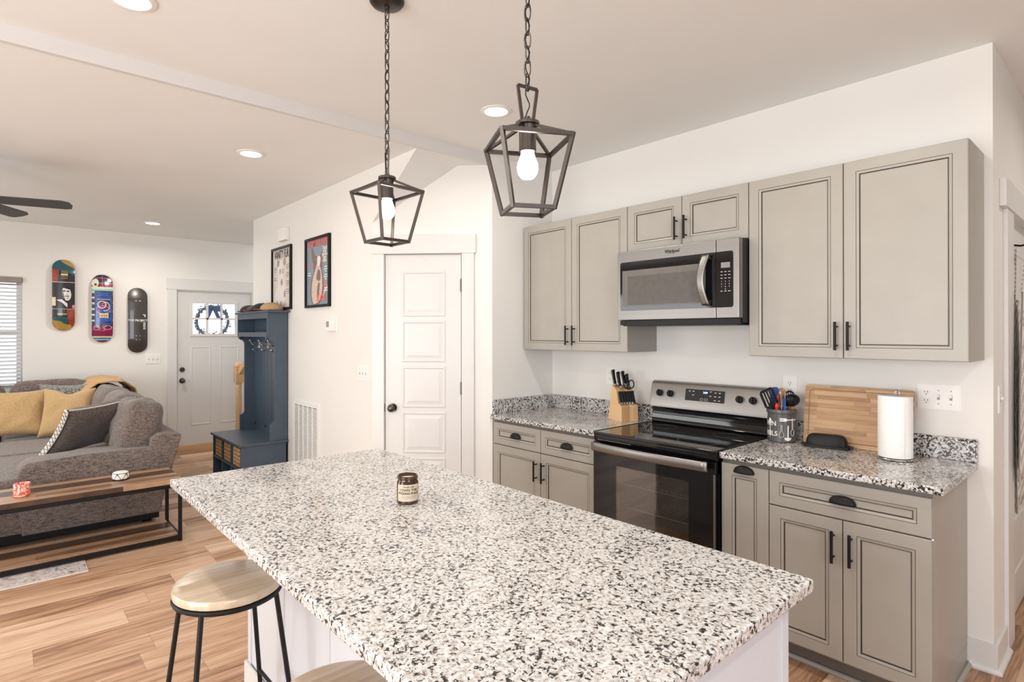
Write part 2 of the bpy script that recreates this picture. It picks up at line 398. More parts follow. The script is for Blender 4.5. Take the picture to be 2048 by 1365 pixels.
struct(B().box(2.53, 2.63, 0.1, 0.43, 0, ZK).box(2.53, 2.63, 1.22, 3.0, 0, ZK).box(2.53, 2.63, 0.43, 1.22, 2.10, ZK), 'wall_hall', 'wall', 'white hall wall past the kitchen corner', smooth=0)
b = B().box(2.53, 6.0, 2.9, 3.0, 0, ZK); struct(b, 'wall_north', 'wall', 'white end wall of the hall', smooth=0)
# pantry wall at 45 degrees, its own frame: x along the wall, room on -y
DT = frame_of((0, -0.63, 0), PI/4)
SD0, SD1 = -0.782, -0.222       # the pantry door opening
struct(B().box(-0.877, SD0, 0, 0.1, 0, ZL, T=DT).box(SD1, 0.0, 0, 0.1, 0, ZK, T=DT).box(SD0, SD1, 0, 0.1, 2.07, ZL+0.03, T=DT), 'wall_pantry', 'wall', 'angled white wall with the pantry door', smooth=0)
# poster wall with the header that runs out over the sloping soffit
CX, CZ = -0.62, 2.30
b = B().box(-3.18, CX, YP, YP+0.1, 0, CZ)
b.box(-3.18, CX, YP, YP+0.1, CZ, ZL).prism([(CX, CZ), (-0.035, ZL), (CX, ZL)], 'y', YP, YP+0.003)
b.box(-3.18, -3.08, YP+0.1, 1.0, 0, ZL)
struct(b, 'wall_left', 'wall', 'white wall with the framed posters', smooth=0)
b = B()
A_, C_, K_ = Vector((-0.035, YP+0.001, ZL)), Vector((CX, YP+0.001, CZ)), Vector((-0.175, -0.805, ZL))
v = [b.bm.verts.new(p) for p in (A_, C_, K_)]; v2 = [b.bm.verts.new(p+Vector((0.0, 0.0, 0.05))) for p in (A_, C_, K_)]
b.face(v); b.face(v2[::-1]); b.bridge(v, v2)
struct(b, 'ceiling', 'ceil', 'small sloping soffit above the pantry corner', smooth=0)
# front-door wall
b = B()
b.box(XF-0.12, XF, -6.4, -4.15, 0, ZL).box(XF-0.12, XF, -4.15, -3.12, 0, 0.90).box(XF-0.12, XF, -4.15, -3.12, 2.10, ZL)
b.box(XF-0.12, XF, -3.12, -1.615, 0, ZL).box(XF-0.12, XF, -1.615, -0.70, 2.0365, ZL).box(XF-0.12, XF, -0.70, 1.0, 0, ZL)
struct(b, 'wall_far', 'wall', 'white wall with the front door and skateboards', smooth=0)
struct(B().box(XF-0.1, -3.0, 0.9, 1.0, 0, ZL), 'wall_stairs', 'wall', 'white wall beside the stairs', smooth=0)
# walls out of view behind the camera, with window openings that let the daylight in
b = B(); YB = -6.3
b.box(XF-0.1, -3.6, YB-0.1, YB, 0, ZL).box(-1.6, 0.6, YB-0.1, YB, 0, ZK+0.05).box(3.6, 6.1, YB-0.1, YB, 0, ZK+0.05)
b.box(-3.6, -1.6, YB-0.1, YB, 2.2, ZL).box(-3.6, -1.6, YB-0.1, YB, 0, 0.6).box(0.6, 3.6, YB-0.1, YB, 2.25, ZK+0.05)
struct(b, 'wall_rear', 'wall', 'white wall behind the viewer with large windows', smooth=0)
b = B().box(5.9, 6.0, -6.4, -4.6, 0, ZK).box(5.9, 6.0, -4.6, -2.6, 0, 0.95).box(5.9, 6.0, -4.6, -2.6, 2.2, ZK).box(5.9, 6.0, -2.6, 3.0, 0, ZK)
struct(b, 'wall_right', 'wall', 'white wall beyond the kitchen with a window', smooth=0)
# daylight lamps standing in those openings
def daylight(loc, rot, sx, sy, e, c=(0.86, 0.93, 1.0)):
    l = bpy.data.lights.new('window_daylight', 'AREA'); l.shape = 'RECTANGLE'; l.size = sx; l.size_y = sy; l.energy = e; l.color = c
    o = bpy.data.objects.new('window_daylight', l); COL.objects.link(o); o.location = loc; o.rotation_euler = rot; return o
daylight((2.1, YB-0.15, 1.15), (PI/2, 0, 0), 2.9, 2.1, 150, (0.99, 0.985, 0.97))
daylight((-2.6, YB-0.15, 1.4), (PI/2, 0, 0), 1.9, 1.9, 62, (0.97, 0.975, 0.97))
daylight((6.05, -3.6, 1.55), (0, PI/2, 0), 1.2, 1.9, 70, (0.78, 0.84, 1.0))

# ---- baseboards and casings
def board(b, x0, x1, y0, y1, T=None): b.box(x0, x1, y0, y1, 0.0, 0.125, 0, 0.003, T=T)
struct(B().box(2.54, 2.645, -0.015, 0.0, 0, 0.125, 0, 0.002).box(2.63, 2.645, 0.0, 0.30, 0, 0.125, 0, 0.002)
       .tube([(2.548, -0.016, 0.009), (2.646, -0.016, 0.009), (2.646, 0.26, 0.009)], 0.017, 10), 'baseboard_right', 'trim', 'white baseboard at the kitchen wall end')
struct(B().box(-2.10, CX, YP-0.014, YP, 0, 0.125, 0, 0.002), 'baseboard_left', 'trim', 'white baseboard under the posters')
struct(B().box(XF, XF+0.014, -3.12, -1.72, 0, 0.125, 0, 0.002), 'baseboard_far', 'trim', 'white baseboard under the skateboards')
b = B()
b.box(SD0-0.092, SD0-0.004, -0.018, 0, 0, 2.07, 0, 0.002, T=DT).box(SD1+0.004, SD1+0.092, -0.018, 0, 0, 2.07, 0, 0.002, T=DT)
b.box(SD0-0.095, SD1+0.105, -0.022, 0, 2.07, 2.205, 0, 0.002, T=DT)
struct(b, 'trim_2', 'trim', 'white casing round the pantry door')
b = B().box(XF, XF+0.018, -1.725, -1.62, 0, 2.05, 0, 0.002).box(XF, XF+0.018, -0.70, -0.60, 0, 2.05, 0, 0.002).box(XF, XF+0.022, -1.735, -0.58, 2.05, 2.19, 0, 0.002)
struct(b, 'trim_3', 'trim', 'white casing round the front door')
b = B().box(2.63, 2.648, 0.255, 0.435, 0, 2.075, 0, 0.002).box(2.63, 2.648, 1.21, 1.32, 0, 2.075, 0, 0.002).box(2.63, 2.655, 0.16, 1.34, 2.075, 2.205, 0, 0.002)
struct(b, 'trim_4', 'trim', 'white casing round the hall door')

# ---- pantry door (its own frame DT), five raised panels
def panel_door(parent, T, x0, x1, z0, z1, y, panels, mat):
    b = B(); b.box(x0, x1, y, y+0.035, z0, z1, 0, 0.0015, T=T)
    for (a, c, d, e) in panels:         # a raised panel: moulding ring that slopes in, flat field standing up again
        loops = [(0, 0), (0.006, -0.0045), (0.013, -0.0045), (0.02, 0.0), (0.03, -0.0005), (0.05, -0.004)]
        prev = None
        for ins, dy in loops:
            r = [b.bm.verts.new(T @ Vector(p)) for p in ((a+ins, y+dy, d+ins), (c-ins, y+dy, d+ins), (c-ins, y+dy, e-ins), (a+ins, y+dy, e-ins))]
            if prev: b.bridge(prev, r)
            prev = r
        b.face(prev)
    return b.build('door_panel', mat, parent, smooth=0)
d1 = thing('door_1', 'white five-panel pantry door with a dark round knob', 'door', (DT @ Vector((-0.5, 0, 0)))[:], PI/4, kind='structure')
W = SD1-SD0
pz = [(1.60, 1.945), (1.265, 1.605-0.01), (0.93, 1.255-0.01), (0.60, 0.915-0.01), (0.26, 0.58)]
pz = [(1.615, 1.945), (1.285, 1.585), (0.955, 1.255), (0.625, 0.925), (0.25, 0.595)]
panel_door(d1, DT, SD0+0.004, SD1-0.004, 0.012, 2.062, 0.0, [(SD0+0.125, SD1-0.115, a, c) for a, c in pz], 'doorwhite')
P = lambda x, y, z: DT @ Vector((x, y, z))
kn = B(); kn.cyl(P(-0.727, 0, 0.953), P(-0.727, -0.006, 0.953), 0.033, n=24); kn.cyl(P(-0.727, -0.006, 0.953), P(-0.727, -0.03, 0.953), 0.012, n=16)
kn.ball((0, 0, 0), 0.027, 0.021, 0.027, 20, T=DT @ Matrix.Translation((-0.727, -0.046, 0.953)))
kn.build('door_knob', 'knobdark', d1)
for z in (1.84, 1.098, 0.26):
    h = B().cyl(P(SD1-0.001, -0.007, z-0.045), P(SD1-0.001, -0.007, z+0.045), 0.007, n=10).box(SD1-0.004, SD1+0.008, -0.003, 0.002, z-0.045, z+0.045, T=DT); h.build('hinge', 'knobdark', d1)
B().box(SD0-0.003, SD0+0.003, -0.002, 0.01, 0.925, 0.98, T=DT).build('latch_plate', 'knobdark', d1)

# ---- front door
d2 = thing('door_2', 'white front door with six small panes above two tall panels', 'door', (XF, -1.165, 0), 0, kind='structure')
FX, y0, y1, zb, zt = XF-0.02, -1.611, -0.706, 0.076, 2.036
b = B()
gy0, gy1, gz0, gz1 = -1.43, -0.905, 1.49, 1.885
b.box(FX-0.04, FX, y0, y1, zb, gz0).box(FX-0.04, FX, y0, y1, gz1, zt).box(FX-0.04, FX, y0, gy0, gz0, gz1).box(FX-0.04, FX, gy1, y1, gz0, gz1)
b.build('door_panel', 'doorwhite', d2, smooth=0)
for a, c in ((-1.455, -1.212), (-1.105, -0.862)):
    p = B(); prev = None
    for ins, dx in ((0, 0.0005), (0.006, 0.0045), (0.014, 0.0045), (0.022, 0.001)):
        r = [p.bm.verts.new(q) for q in ((FX+dx, a+ins, 0.315+ins), (FX+dx, c-ins, 0.315+ins), (FX+dx, c-ins, 1.33-ins), (FX+dx, a+ins, 1.33-ins))]
        if prev: p.bridge(prev, r)
        prev = r
    p.face(prev); p.build('raised_panel', 'doorwhite', d2, smooth=0)
b = B(); e = 0.032
b.box(FX-0.002, FX+0.012, gy0-e, gy1+e, gz1, gz1+e, 0, 0.003).box(FX-0.002, FX+0.012, gy0-e, gy1+e, gz0-e, gz0, 0, 0.003)
b.box(FX-0.002, FX+0.012, gy0-e, gy0, gz0, gz1, 0, 0.003).box(FX-0.002, FX+0.012, gy1, gy1+e, gz0, gz1, 0, 0.003)
for yy in (gy0+(gy1-gy0)/3, gy0+2*(gy1-gy0)/3): b.box(FX-0.03, FX+0.006, yy-0.011, yy+0.011, gz0, gz1)
b.box(FX-0.03, FX+0.006, gy0, gy1, (gz0+gz1)/2-0.011, (gz0+gz1)/2+0.011)
b.build('pane_frame', 'trim', d2)
B().box(FX-0.026, FX-0.022, gy0, gy1, gz0, gz1).build('glass', 'glass', d2, smooth=0)
for z, r in ((1.036, 0.03), (0.896, 0.033)):
    k = B().cyl((FX, -1.552, z), (FX+0.008, -1.552, z), r, n=24)
    if z > 1: k.cyl((FX+0.008, -1.552, z), (FX+0.018, -1.552, z), 0.022, n=20).box(FX+0.018, FX+0.026, -1.556, -1.548, z-0.014, z+0.014)
    else: k.cyl((FX+0.008, -1.552, z), (FX+0.035, -1.552, z), 0.011, n=14).ball((FX+0.05, -1.552, z), 0.02, 0.027, 0.027, 20)
    k.build('deadbolt' if z > 1 else 'door_knob', 'knobdark', d2)
struct(B().box(XF-0.12, XF+0.02, -1.615, -0.70, 0.0, 0.074, 0, 0.004), 'trim_5', 'oak', 'worn timber sill under the front door')
wr = thing('wreath', 'blue-grey wreath with a blue bow hung outside the front door panes', 'wreath', (XF-0.13, -1.165, 1.62))
b = B(); rn = random.Random(3)
for i in range(260):
    a = rn.uniform(0, 2*PI); rr = 0.195+rn.gauss(0, 0.014); p = Vector((XF-0.13+rn.gauss(0, 0.012), -1.165+rr*math.cos(a), 1.655+rr*math.sin(a)))
    d = Vector((rn.gauss(0, 0.5), -math.sin(a)+rn.gauss(0, 0.6), math.cos(a)+rn.gauss(0, 0.6))).normalized()*0.045
    s = d.cross(Vector((1, 0.2, 0))).normalized()*0.008
    b.poly([p-s*0.3, p+d*0.5-s, p+d, p+d*0.5+s])
b.tube([(XF-0.13, -1.165+0.195*math.cos(a), 1.655+0.195*math.sin(a)) for a in [2*PI*i/36 for i in range(36)]], 0.016, 8, True)
b.build('greenery', plain('wreath_grey_green', (0.13, 0.17, 0.22), 0.8, noise_amt=0.4, nscale=60), wr)
b = B()
for s in (-1, 1):
    b.grid(lambda u, v, s=s: Vector((XF-0.108+0.012*math.sin(PI*u), -1.165+s*0.11*math.sin(PI*u)*(0.6+0.4*u), 1.845-0.035*u+(v-0.5)*0.06*(0.4+math.sin(PI*u)))), 12, 4)
    b.grid(lambda u, v, s=s: Vector((XF-0.106, -1.165+s*(0.015+0.06*u)+(v-0.5)*0.05, 1.83-0.14*u)), 8, 3)
b.ball((XF-0.10, -1.165, 1.845), 0.016, 0.026, 0.024)
b.build('bow', 'blue', wr, thick=0.002)

# ---- window behind the sofa with its blind
b = B(); wy0, wy1, wz0, wz1 = -4.15, -3.12, 0.90, 2.10
b.box(XF-0.10, XF-0.06, wy0, wy1, wz0, wz0+0.05).box(XF-0.10, XF-0.06, wy0, wy1, wz1-0.05, wz1).box(XF-0.10, XF-0.06, wy0, wy0+0.05, wz0+0.05, wz1-0.05).box(XF-0.10, XF-0.06, wy1-0.05, wy1, wz0+0.05, wz1-0.05)
b.box(XF-0.10, XF-0.07, wy0, wy1, 1.48, 1.53)
win = struct(b, 'window_1', 'trim', 'white window behind the sofa with a slatted blind', smooth=0)
B().box(XF-0.085, XF-0.081, wy0+0.05, wy1-0.05, wz0+0.05, wz1-0.05).build('glass', 'glass', win, smooth=0)
bl = thing('window_blind', 'white slatted blind under a taupe valance in the window', 'blind', (XF+0.01, -3.63, 2.1))
B().box(XF-0.045, XF+0.03, wy0+0.005, wy1-0.005, 2.045, 2.105, 0, 0.004).build('valance', 'valance', bl)
b = B(); z = 2.025
while z > 0.93:
    T = Matrix.Translation((XF-0.022, 0, z)) @ Matrix.Rotation(math.radians(22), 4, 'Y')
    b.box(-0.024, 0.024, wy0+0.012, wy1-0.012, -0.0014, 0.0014, T=T); z -= 0.0415
b.build('slats', 'blinds', bl, smooth=0)
for yy in (-3.95, -3.30): B().tube([(XF-0.022, yy, 2.04), (XF-0.022, yy, 0.92)], 0.0012, 6).build('cord', 'blinds', bl)

# ---- hall door with two hanging aprons
d3 = thing('door_3', 'white panelled hall door at the far edge past the cabinets', 'door', (2.63, 0.82, 0), 0, kind='structure')
b = B().box(2.575, 2.612, 0.44, 1.205, 0.012, 2.07)
b.build('door_panel', 'doorwhite', d3, smooth=0)
for z0, z1 in ((1.99, 2.01), (1.60, 1.92), (1.10, 1.50), (0.62, 1.0), (0.22, 0.52)):
    p = B(); prev = None
    for ins, dx in ((0, 0.0005), (0.006, 0.006), (0.014, 0.006), (0.022, 0.001)):
        if z1-z0 < 0.06: continue
        r = [p.bm.verts.new(q) for q in ((2.612+dx, 0.56+ins, z0+ins), (2.612+dx, 1.08-ins, z0+ins), (2.612+dx, 1.08-ins, z1-ins), (2.612+dx, 0.56+ins, z1-ins))]
        if prev: p.bridge(prev, r)
        prev = r
    if prev: p.face(prev); p.build('raised_panel', 'doorwhite', d3, smooth=0)
B().cyl((2.617, 0.441, 0.36), (2.617, 0.441, 0.46), 0.006, n=10).build('hinge', 'black', d3)
hk = thing('door_hook', 'black over-door hook holding the striped aprons', 'hook', (2.62, 0.53, 1.9))
B().box(2.612, 2.618, 0.515, 0.545, 1.80, 1.93).tube([(2.618, 0.53, 1.925), (2.64, 0.53, 1.93), (2.66, 0.53, 1.925), (2.69, 0.53, 1.93)], 0.005, 8).ball((2.69, 0.53, 1.931), 0.008).build('arm', 'black', hk)
M['apron'] = stripes('apron_grey_stripes', 1, 0.022, (0.66, 0.63, 0.58), (0.34, 0.315, 0.295), 0.5, -0.35)
M['strap'] = stripes('strap_grey_stripes', 2, 0.022, (0.64, 0.60, 0.55), (0.25, 0.23, 0.21), 0.55)
def apron(name, label, yc, x, ztop, zbot, w0, w1, ph):
    t = thing(name, label, 'apron', (x, yc, zbot), 0, 'striped aprons on the hall door')
    def fn(u, v):
        ww = w0+(w1-w0)*min(1, v*1.5); yy = yc+(u-0.5)*ww+0.012*math.sin(7*v+ph)
        return Vector((x+0.014*math.sin(u*13+ph+v*1.5)*(0.35+0.65*v)+0.006*v, yy, ztop+(zbot-ztop)*v-0.02*math.cos(u*5)*v))
    b = B(); b.grid(fn, 30, 18); b.build('skirt', 'apron', t, thick=0.002)
    for s in (-1, 1):
        b = B(); b.grid(lambda u, v, s=s: Vector((x-0.005+0.012*(1-v), 0.53+s*(0.01+(w0*0.42)*v)+(u-0.5)*0.035, 1.92+(ztop-1.92)*v)), 2, 10); b.build('strap', 'strap', t, thick=0.002)
    return t
apron('apron', 'longer grey-striped apron hanging behind on the hall door hook', 0.60, 2.636, 1.66, 0.62, 0.16, 0.26, 0.4)
apron('apron', 'front cream and grey striped apron with a looped neck strap', 0.515, 2.676, 1.69, 0.80, 0.17, 0.34, 2.0)

# ================================================================== wall things
def wall_plate(name, label, cx, cz, wd, ht, kind, place, gangs, group=None):
    """cover plate on a wall; place(dx, dy, z) gives world points, dy out of the wall"""
    o = place(cx, 0, cz); t = thing(name, label, 'switch plate' if kind == 'switch' else 'outlet' if kind == 'outlet' else 'switch plate', o[:], 0, group)
    def bx(b, x0, x1, d0, d1, z0, z1, mi=0):
        c = [place(x, d, z) for x in (x0, x1) for d in (d0, d1) for z in (z0, z1)]
        v = [b.bm.verts.new(p) for p in c]
        for q in ((0, 1, 3, 2), (4, 6, 7, 5), (0, 4, 5, 1), (2, 3, 7, 6), (0, 2, 6, 4), (1, 5, 7, 3)): b.face([v[i] for i in q], mi)
    b = B(); bx(b, cx-wd/2, cx+wd/2, 0, 0.004, cz-ht/2, cz+ht/2); bx(b, cx-wd/2+0.004, cx+wd/2-0.004, 0.004, 0.006, cz-ht/2+0.004, cz+ht/2-0.004)
    b.build('cover_plate', 'white', t, smooth=0)
    n = len(gangs)
    for i, g in enumerate(gangs):
        x = cx+(i-(n-1)/2)*0.046
        if g == 't':
            b = B(); bx(b, x-0.005, x+0.005, 0.006, 0.0068, cz-0.012, cz+0.012, 1); bx(b, x-0.004, x+0.004, 0.006, 0.016, cz+0.0, cz+0.011)
            b.build('toggle', ['white', 'greyprint'], t, smooth=0)
            for zs in (0.0305, -0.0305): b = B(); bx(b, x-0.0025, x+0.0025, 0.006, 0.0066, cz+zs-0.0025, cz+zs+0.0025); b.build('screw', 'greyprint', t, smooth=0)
        else:
            for s in (-1, 1):
                b = B(); zc = cz+s*0.0195
                ring = [place(x+0.0165*math.cos(a), 0.0075, zc+0.0142*math.sin(a)) for a in [2*PI*k/20 for k in range(20)]]
                r0 = [b.bm.verts.new(p) for p in ring]; r1 = [b.bm.verts.new(place(x+0.0165*math.cos(2*PI*k/20), 0.005, zc+0.0142*math.sin(2*PI*k/20))) for k in range(20)]
                b.face(r0); b.bridge(r1, r0)
                for sx in (-0.0065, 0.0055): bx(b, x+sx-0.0011, x+sx+0.0011, 0.0073, 0.008, zc-0.001, zc+0.0075, 1)
                bx(b, x-0.002, x+0.002, 0.0073, 0.008, zc-0.0105, zc-0.006, 1)
                b.build('receptacle', ['white', 'ink'], t, smooth=0)
    return t
back = lambda x, d, z: Vector((x, -d, z))
post = lambda x, d, z: Vector((x, YP-d, z))
far = lambda x, d, z: Vector((XF+d, x, z))
hall = lambda x, d, z: Vector((2.63+d, x, z))
wall_plate('outlet', 'white double outlet on the wall beside the knife block', 0.565, 1.188, 0.075, 0.118, 'outlet', back, 'o')
wall_plate('outlet', 'white outlet half hidden behind the utensil crock', 1.783, 1.196, 0.075, 0.118, 'outlet', back, 'o')
wall_plate('switch_plate', 'wide white plate with an outlet and two toggles above the backsplash', 2.438, 1.194, 0.162, 0.116, 'switch', back, 'ott')
wall_plate('switch_plate', 'white switch plate between the thermostat and the pantry door', -0.752, 1.197, 0.165, 0.115, 'switch', post, 'ttt')
wall_plate('switch_plate', 'white three-toggle switch plate below the black skateboard', -1.878, 1.182, 0.162, 0.115, 'switch', far, 'ttt')
wall_plate('switch_plate', 'narrow switch plate on the hall wall past the cabinets', 0.14, 1.19, 0.07, 0.125, 'switch', hall, 't')

t = thing('door_chime', 'small white door chime box above the black-and-white poster', 'chime', (-2.27, YP, 2.43))
B().box(-2.365, -2.175, YP-0.045, YP, 2.37, 2.488, 0, 0.008).build('housing', 'white', t); B().box(-2.365, -2.36, YP-0.035, YP-0.008, 2.385, 2.47).build('grille', 'white', t)
t = thing('thermostat', 'small white thermostat with a grey screen below the colour poster', 'thermostat', (-1.25, YP, 1.56))
B().box(-1.33, -1.17, YP-0.008, YP, 1.505, 1.615, 0, 0.004).box(-1.335, -1.195, YP-0.032, YP-0.006, 1.512, 1.612, 0, 0.006).build('housing', 'white', t)
B().box(-1.322, -1.272, YP-0.0335, YP-0.031, 1.545, 1.592).build('screen', 'greyprint', t, smooth=0)
# return-air grille
t = thing('vent_grille', 'white louvred return-air grille low on the wall beside the hall bench', 'vent', (-1.8, YP, 0.2))
gx0, gx1, gz0_, gz1_ = -2.08, -1.515, 0.22, 0.885
b = B(); e = 0.035
b.box(gx0, gx1, YP-0.012, YP, gz1_-e, gz1_).box(gx0, gx1, YP-0.012, YP, gz0_, gz0_+e).box(gx0, gx0+e, YP-0.012, YP, gz0_+e, gz1_-e).box(gx1-e, gx1, YP-0.012, YP, gz0_+e, gz1_-e)
for i in range(1, 5): xx = gx0+e+(gx1-gx0-2*e)*i/5; b.box(xx-0.006, xx+0.006, YP-0.0115, YP, gz0_+e, gz1_-e)
b.build('frame', 'white', t, smooth=0)
b = B(); z = gz0_+e+0.004
while z < gz1_-e-0.008:
    b.box(gx0+e, gx1-e, YP-0.0095, YP-0.0045, z, z+0.0078); z += 0.0125
b.build('louvres', 'white', t, smooth=0)
B().box(gx0+e, gx1-e, YP-0.002, YP-0.0005, gz0_+e, gz1_-e).build('backing', 'shadow', t, smooth=0)

# framed magazine-cover posters
def poster(label, x0, x1, z0, z1, bgmat):
    t = thing('framed_poster', label, 'poster', ((x0+x1)/2, YP, z0), 0, 'framed magazine-cover posters')
    b = B(); e = 0.022; d = YP-0.022
    b.box(x0, x1, d, YP, z1-e, z1).box(x0, x1, d, YP, z0, z0+e).box(x0, x0+e, d, YP, z0+e, z1-e).box(x1-e, x1, d, YP, z0+e, z1-e)
    b.build('frame', 'black', t, smooth=0)
    pr = B().box(x0+e, x1-e, YP-0.008, YP, z0+e, z1-e).build('print', bgmat, t, smooth=0)
    return t, pr
def blob(pts, mat, parent, d, name='dog_picture'):
    """smooth flat printed shape on the poster"""
    n = len(pts); out = []
    for i in range(n):
        p0, p1, p2, p3 = [Vector(pts[(i+k) % n]) for k in (-1, 0, 1, 2)]
        for s in range(5):
            u = s/5; out.append(0.5*((2*p1)+(p2-p0)*u+(2*p0-5*p1+4*p2-p3)*u*u+(3*p1-p0-3*p2+p3)*u**3))
    b = B(); b.prism([(q.x, q.y) for q in out], 'y', YP-d, YP-d+0.0006); return b.build(name, mat, parent, smooth=0)
M['pgrey'] = plain('print_slate', (0.20, 0.27, 0.33), 0.4); M['pcream'] = plain('print_cream', (0.66, 0.60, 0.56), 0.4)
M['dogbrown'] = plain('print_brown', (0.20, 0.13, 0.11), 0.5); M['dogtan'] = plain('print_tan', (0.60, 0.47, 0.40), 0.5, noise_amt=0.15, nscale=40)
M['dogwhite'] = plain('print_white', (0.74, 0.70, 0.67), 0.5); M['doggrey'] = plain('print_midgrey', (0.34, 0.31, 0.30), 0.5, noise_amt=0.2, nscale=50); M['dogteal'] = plain('print_teal', (0.05, 0.16, 0.27), 0.5)
t, pr = poster('framed colour magazine-cover poster of a brown dog, pantry side', -1.785, -1.297, 1.716, 2.318, 'pgrey')
x0, z0 = -1.763, 1.738; wX, hZ = 0.444, 0.558
q = lambda pts: [(x0+wX*(0.47+(a-0.47)*1.22), z0+hZ*c) for a, c in pts]
blob(q([(0.30, 0.02), (0.22, 0.18), (0.25, 0.38), (0.34, 0.50), (0.34, 0.62), (0.28, 0.72), (0.26, 0.86), (0.31, 0.88), (0.40, 0.76), (0.52, 0.74), (0.62, 0.76), (0.70, 0.84), (0.76, 0.84), (0.74, 0.70), (0.66, 0.56), (0.70, 0.40), (0.72, 0.20), (0.62, 0.06), (0.48, 0.0)]), 'dogbrown', pr, 0.0090)
blob(q([(0.33, 0.03), (0.27, 0.2), (0.31, 0.38), (0.40, 0.52), (0.5, 0.64), (0.60, 0.56), (0.66, 0.40), (0.66, 0.2), (0.55, 0.06), (0.43, 0.02)]), 'dogtan', pr, 0.0096)
blob(q([(0.50, 0.60), (0.49, 0.72), (0.56, 0.74), (0.61, 0.70), (0.58, 0.60)]), 'dogwhite', pr, 0.0102)
blob(q([(0.46, 0.40), (0.50, 0.52), (0.58, 0.52), (0.61, 0.40), (0.55, 0.36)]), 'dogbrown', pr, 0.0102)
blob(q([(0.52, 0.06), (0.48, 0.22), (0.54, 0.34), (0.58, 0.30), (0.55, 0.16)]), 'dogbrown', pr, 0.0104)
def ptext(s, sz, a, c, mat, prn, x0=x0, z0=z0, wX=wX, hZ=hZ, bold=0.0, sx=1.0): return lettering(s, sz, (x0+wX*a, YP-0.0108, z0+hZ*c), (1, 0, 0), mat, prn, bold=bold, sx=sx, extrude=0.0003)
ptext('DOGMOPOLITAN', 0.098, 0.5, 0.945, 'coral', pr, bold=0.0012, sx=0.50)
for i, s in enumerate(('Teach', 'your', 'person', 'new', 'tricks')): ptext(s, 0.046, 0.825, 0.845-i*0.047, 'inkwhite', pr, bold=0.001, sx=0.8)
def greek(prn, a, c, rows, step, wds, mat, x0=x0, z0=z0):
    """small print too fine to read: short rules"""
    b = B()
    for i in range(rows):
        k = wds*(0.7+0.3*math.sin(i*2.3)); b.box(x0+wX*(a-k/2), x0+wX*(a+k/2), YP-0.0106, YP-0.0101, z0+hZ*(c-i*step)-0.004, z0+hZ*(c-i*step)+0.004)
    b.build('small_print', mat, prn, smooth=0)
greek(pr, 0.87, 0.56, 3, 0.035, 0.18, 'inkwhite'); greek(pr, 0.87, 0.44, 3, 0.032, 0.18, 'inkwhite'); greek(pr, 0.87, 0.32, 2, 0.035, 0.2, 'coral'); greek(pr, 0.87, 0.24, 2, 0.035, 0.2, 'inkwhite')
greek(pr, 0.13, 0.64, 2, 0.04, 0.18, 'coral'); greek(pr, 0.13, 0.50, 2, 0.035, 0.16, 'inkwhite')
ptext('LOOK', 0.085, 0.66, 0.10, 'coral', pr, bold=0.001, sx=0.8)
for k in range(4):
    b = B(); b.tube([(x0+wX*(0.78+0.018*k)+0.10*(1-math.cos(a))*0.9-0.02, YP-0.0095, z0+0.028+0.10*math.sin(a)+0.008*k) for a in [PI/2*(0.25+0.75*(1-i/10)) for i in range(11)]], 0.0018, 5); b.build('arc', 'inkwhite', pr)
t, pr = poster('framed pale magazine-cover poster of a spotted dog, above the hall bench', -2.60, -2.112, 1.72, 2.325, 'pcream')
x0, z0 = -2.578, 1.742
q = lambda pts: [(x0+wX*a, z0+hZ*c) for a, c in pts]
blob(q([(0.06, 0.0), (0.10, 0.20), (0.25, 0.32), (0.32, 0.50), (0.30, 0.66), (0.24, 0.72), (0.27, 0.82), (0.38, 0.80), (0.50, 0.82), (0.60, 0.80), (0.70, 0.84), (0.72, 0.74), (0.64, 0.68), (0.62, 0.52), (0.72, 0.34), (0.70, 0.16), (0.56, 0.0)]), 'dogwhite', pr, 0.0090)
for pts in ([(0.24, 0.72), (0.27, 0.83), (0.38, 0.80), (0.35, 0.72)], [(0.60, 0.80), (0.71, 0.85), (0.73, 0.75), (0.64, 0.71)], [(0.38, 0.62), (0.43, 0.68), (0.47, 0.63), (0.42, 0.57)], [(0.54, 0.64), (0.60, 0.67), (0.61, 0.60), (0.55, 0.58)],
            [(0.45, 0.44), (0.52, 0.50), (0.57, 0.42), (0.50, 0.37)], [(0.62, 0.24), (0.70, 0.31), (0.72, 0.2), (0.65, 0.17)], [(0.18, 0.0), (0.24, 0.13), (0.30, 0.05), (0.27, 0.0)], [(0.40, 0.0), (0.46, 0.12), (0.52, 0.06), (0.5, 0.0)]):
    blob(q(pts), 'doggrey', pr, 0.0097)
def pt2(*a, **k): return ptext(*a, x0=x0, z0=z0, **k)
pt2('VANITY FUR', 0.115, 0.5, 0.91, 'ink', pr, sx=0.56)
for c in (0.72, 0.58, 0.44, 0.30): greek(pr, 0.84, c, 3, 0.035, 0.2, 'greyprint', x0, z0)
greek(pr, 0.14, 0.70, 3, 0.035, 0.18, 'greyprint', x0, z0); greek(pr, 0.14, 0.52, 2, 0.035, 0.16, 'greyprint', x0, z0)

